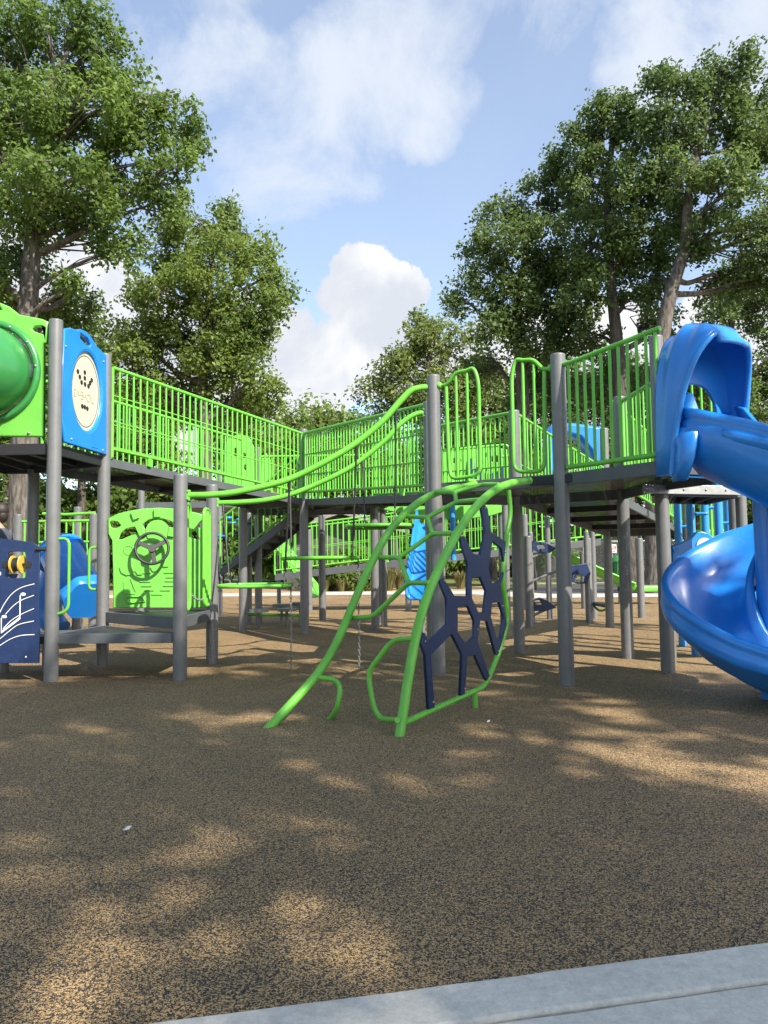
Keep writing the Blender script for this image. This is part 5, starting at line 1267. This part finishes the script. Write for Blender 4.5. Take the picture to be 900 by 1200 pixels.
def blobs(L):
    acc = None
    for (px, py, r) in L:
        d = ray(px, py); ro = r / F
        dp = N.new('ShaderNodeVectorMath'); dp.operation = 'DOT_PRODUCT'; Lk.new(wno.outputs[0], dp.inputs[0]); dp.inputs[1].default_value = d
        m_ = mrange(dp.outputs['Value'], math.cos(ro * 1.35), math.cos(ro * .25))
        acc = m_ if acc is None else mth('MAXIMUM', acc, m_)
    return acc
# thin high cloud
wis = blobs([(300, 120, 80), (240, 85, 60), (390, 120, 90), (450, 90, 80), (490, 40, 70), (490, 130, 60), (360, 170, 80), (410, 185, 60), (180, 70, 50), (290, 180, 60), (800, 40, 80), (870, 20, 100), (750, 80, 50), (-200, 200, 200), (1150, 200, 220), (560, -200, 160), (100, -250, 200)])
wn_ = noise(5.5, 12, .62, .4)
wd = mth('MULTIPLY', mrange(mth('ADD', mth('MULTIPLY', wis, .62), mth('MULTIPLY', mth('SUBTRACT', wn_, .5), 2.0)), .10, .95), .85)
veil = mth('MULTIPLY', mrange(noise(1.6, 6, .6, .3), .25, .8), .24)
wd = mth('ADD', mth('MULTIPLY', mth('MAXIMUM', wd, veil), .9), .10)
# cumulus
cu_ = blobs([(435, 338, 36), (400, 352, 33), (425, 390, 50), (395, 430, 55), (360, 450, 50), (320, 420, 60), (300, 370, 40), (440, 432, 44), (466, 400, 30), (330, 470, 60), (500, 440, 50), (250, 460, 90), (130, 430, 100), (30, 330, 60), (110, 320, 40), (600, 440, 80), (720, 420, 70), (880, 370, 60), (700, 520, 120), (860, 500, 100), (480, 335, 16), (-200, 450, 160), (1100, 450, 160)])
cn = noise(11, 12, .6, .2, 1.0)
cdens = mrange(mth('ADD', mth('MULTIPLY', cu_, .8), mth('MULTIPLY', mth('SUBTRACT', cn, .5), 1.5)), .26, .52)
cs = mrange(noise(7, 8, .55, .4), .38, .66)
mixsh = N.new('ShaderNodeMixRGB'); mixsh.inputs[1].default_value = (3.5, 3.7, 4.1, 1); mixsh.inputs[2].default_value = (5.0, 5.0, 5.0, 1); Lk.new(cs, mixsh.inputs[0])
m1 = N.new('ShaderNodeMixRGB'); m1.inputs[2].default_value = (4.1, 4.35, 4.75, 1); Lk.new(wd, m1.inputs[0]); 
hsn = N.new('ShaderNodeHueSaturation'); hsn.inputs['Saturation'].default_value = 1.0; hsn.inputs['Value'].default_value = 1.3; Lk.new(sky.outputs[0], hsn.inputs['Color']); Lk.new(hsn.outputs[0], m1.inputs[1])
m2 = N.new('ShaderNodeMixRGB'); Lk.new(cdens, m2.inputs[0]); Lk.new(m1.outputs[0], m2.inputs[1]); Lk.new(mixsh.outputs[0], m2.inputs[2])
Lk.new(m2.outputs[0], bg.inputs[0]); bg.inputs[1].default_value = .105
sl = bpy.data.lights.new('sun', 'SUN'); sl.energy = 5.0; sl.angle = R(.55); sl.color = (1, .93, .82)
so = bpy.data.objects.new('sun', sl); col.objects.link(so)
so.rotation_euler = (-(sdir + Vector((0, 0, math.tan(R(SUN_EL)))))).to_track_quat('-Z', 'Y').to_euler(); so.location = (10, -10, 20)
sc.view_settings.view_transform = 'Standard'; sc.view_settings.look = 'None'; sc.view_settings.exposure = 1.05; sc.view_settings.gamma = 1; sc.view_settings.use_curve_mapping = False
sc.render.engine = 'CYCLES'
sc.cycles.max_bounces = 6; sc.cycles.transparent_max_bounces = 10; sc.cycles.diffuse_bounces = 3; sc.cycles.glossy_bounces = 3; sc.cycles.transmission_bounces = 4
sc.cycles.use_denoising = True; sc.cycles.sample_clamp_indirect = 6
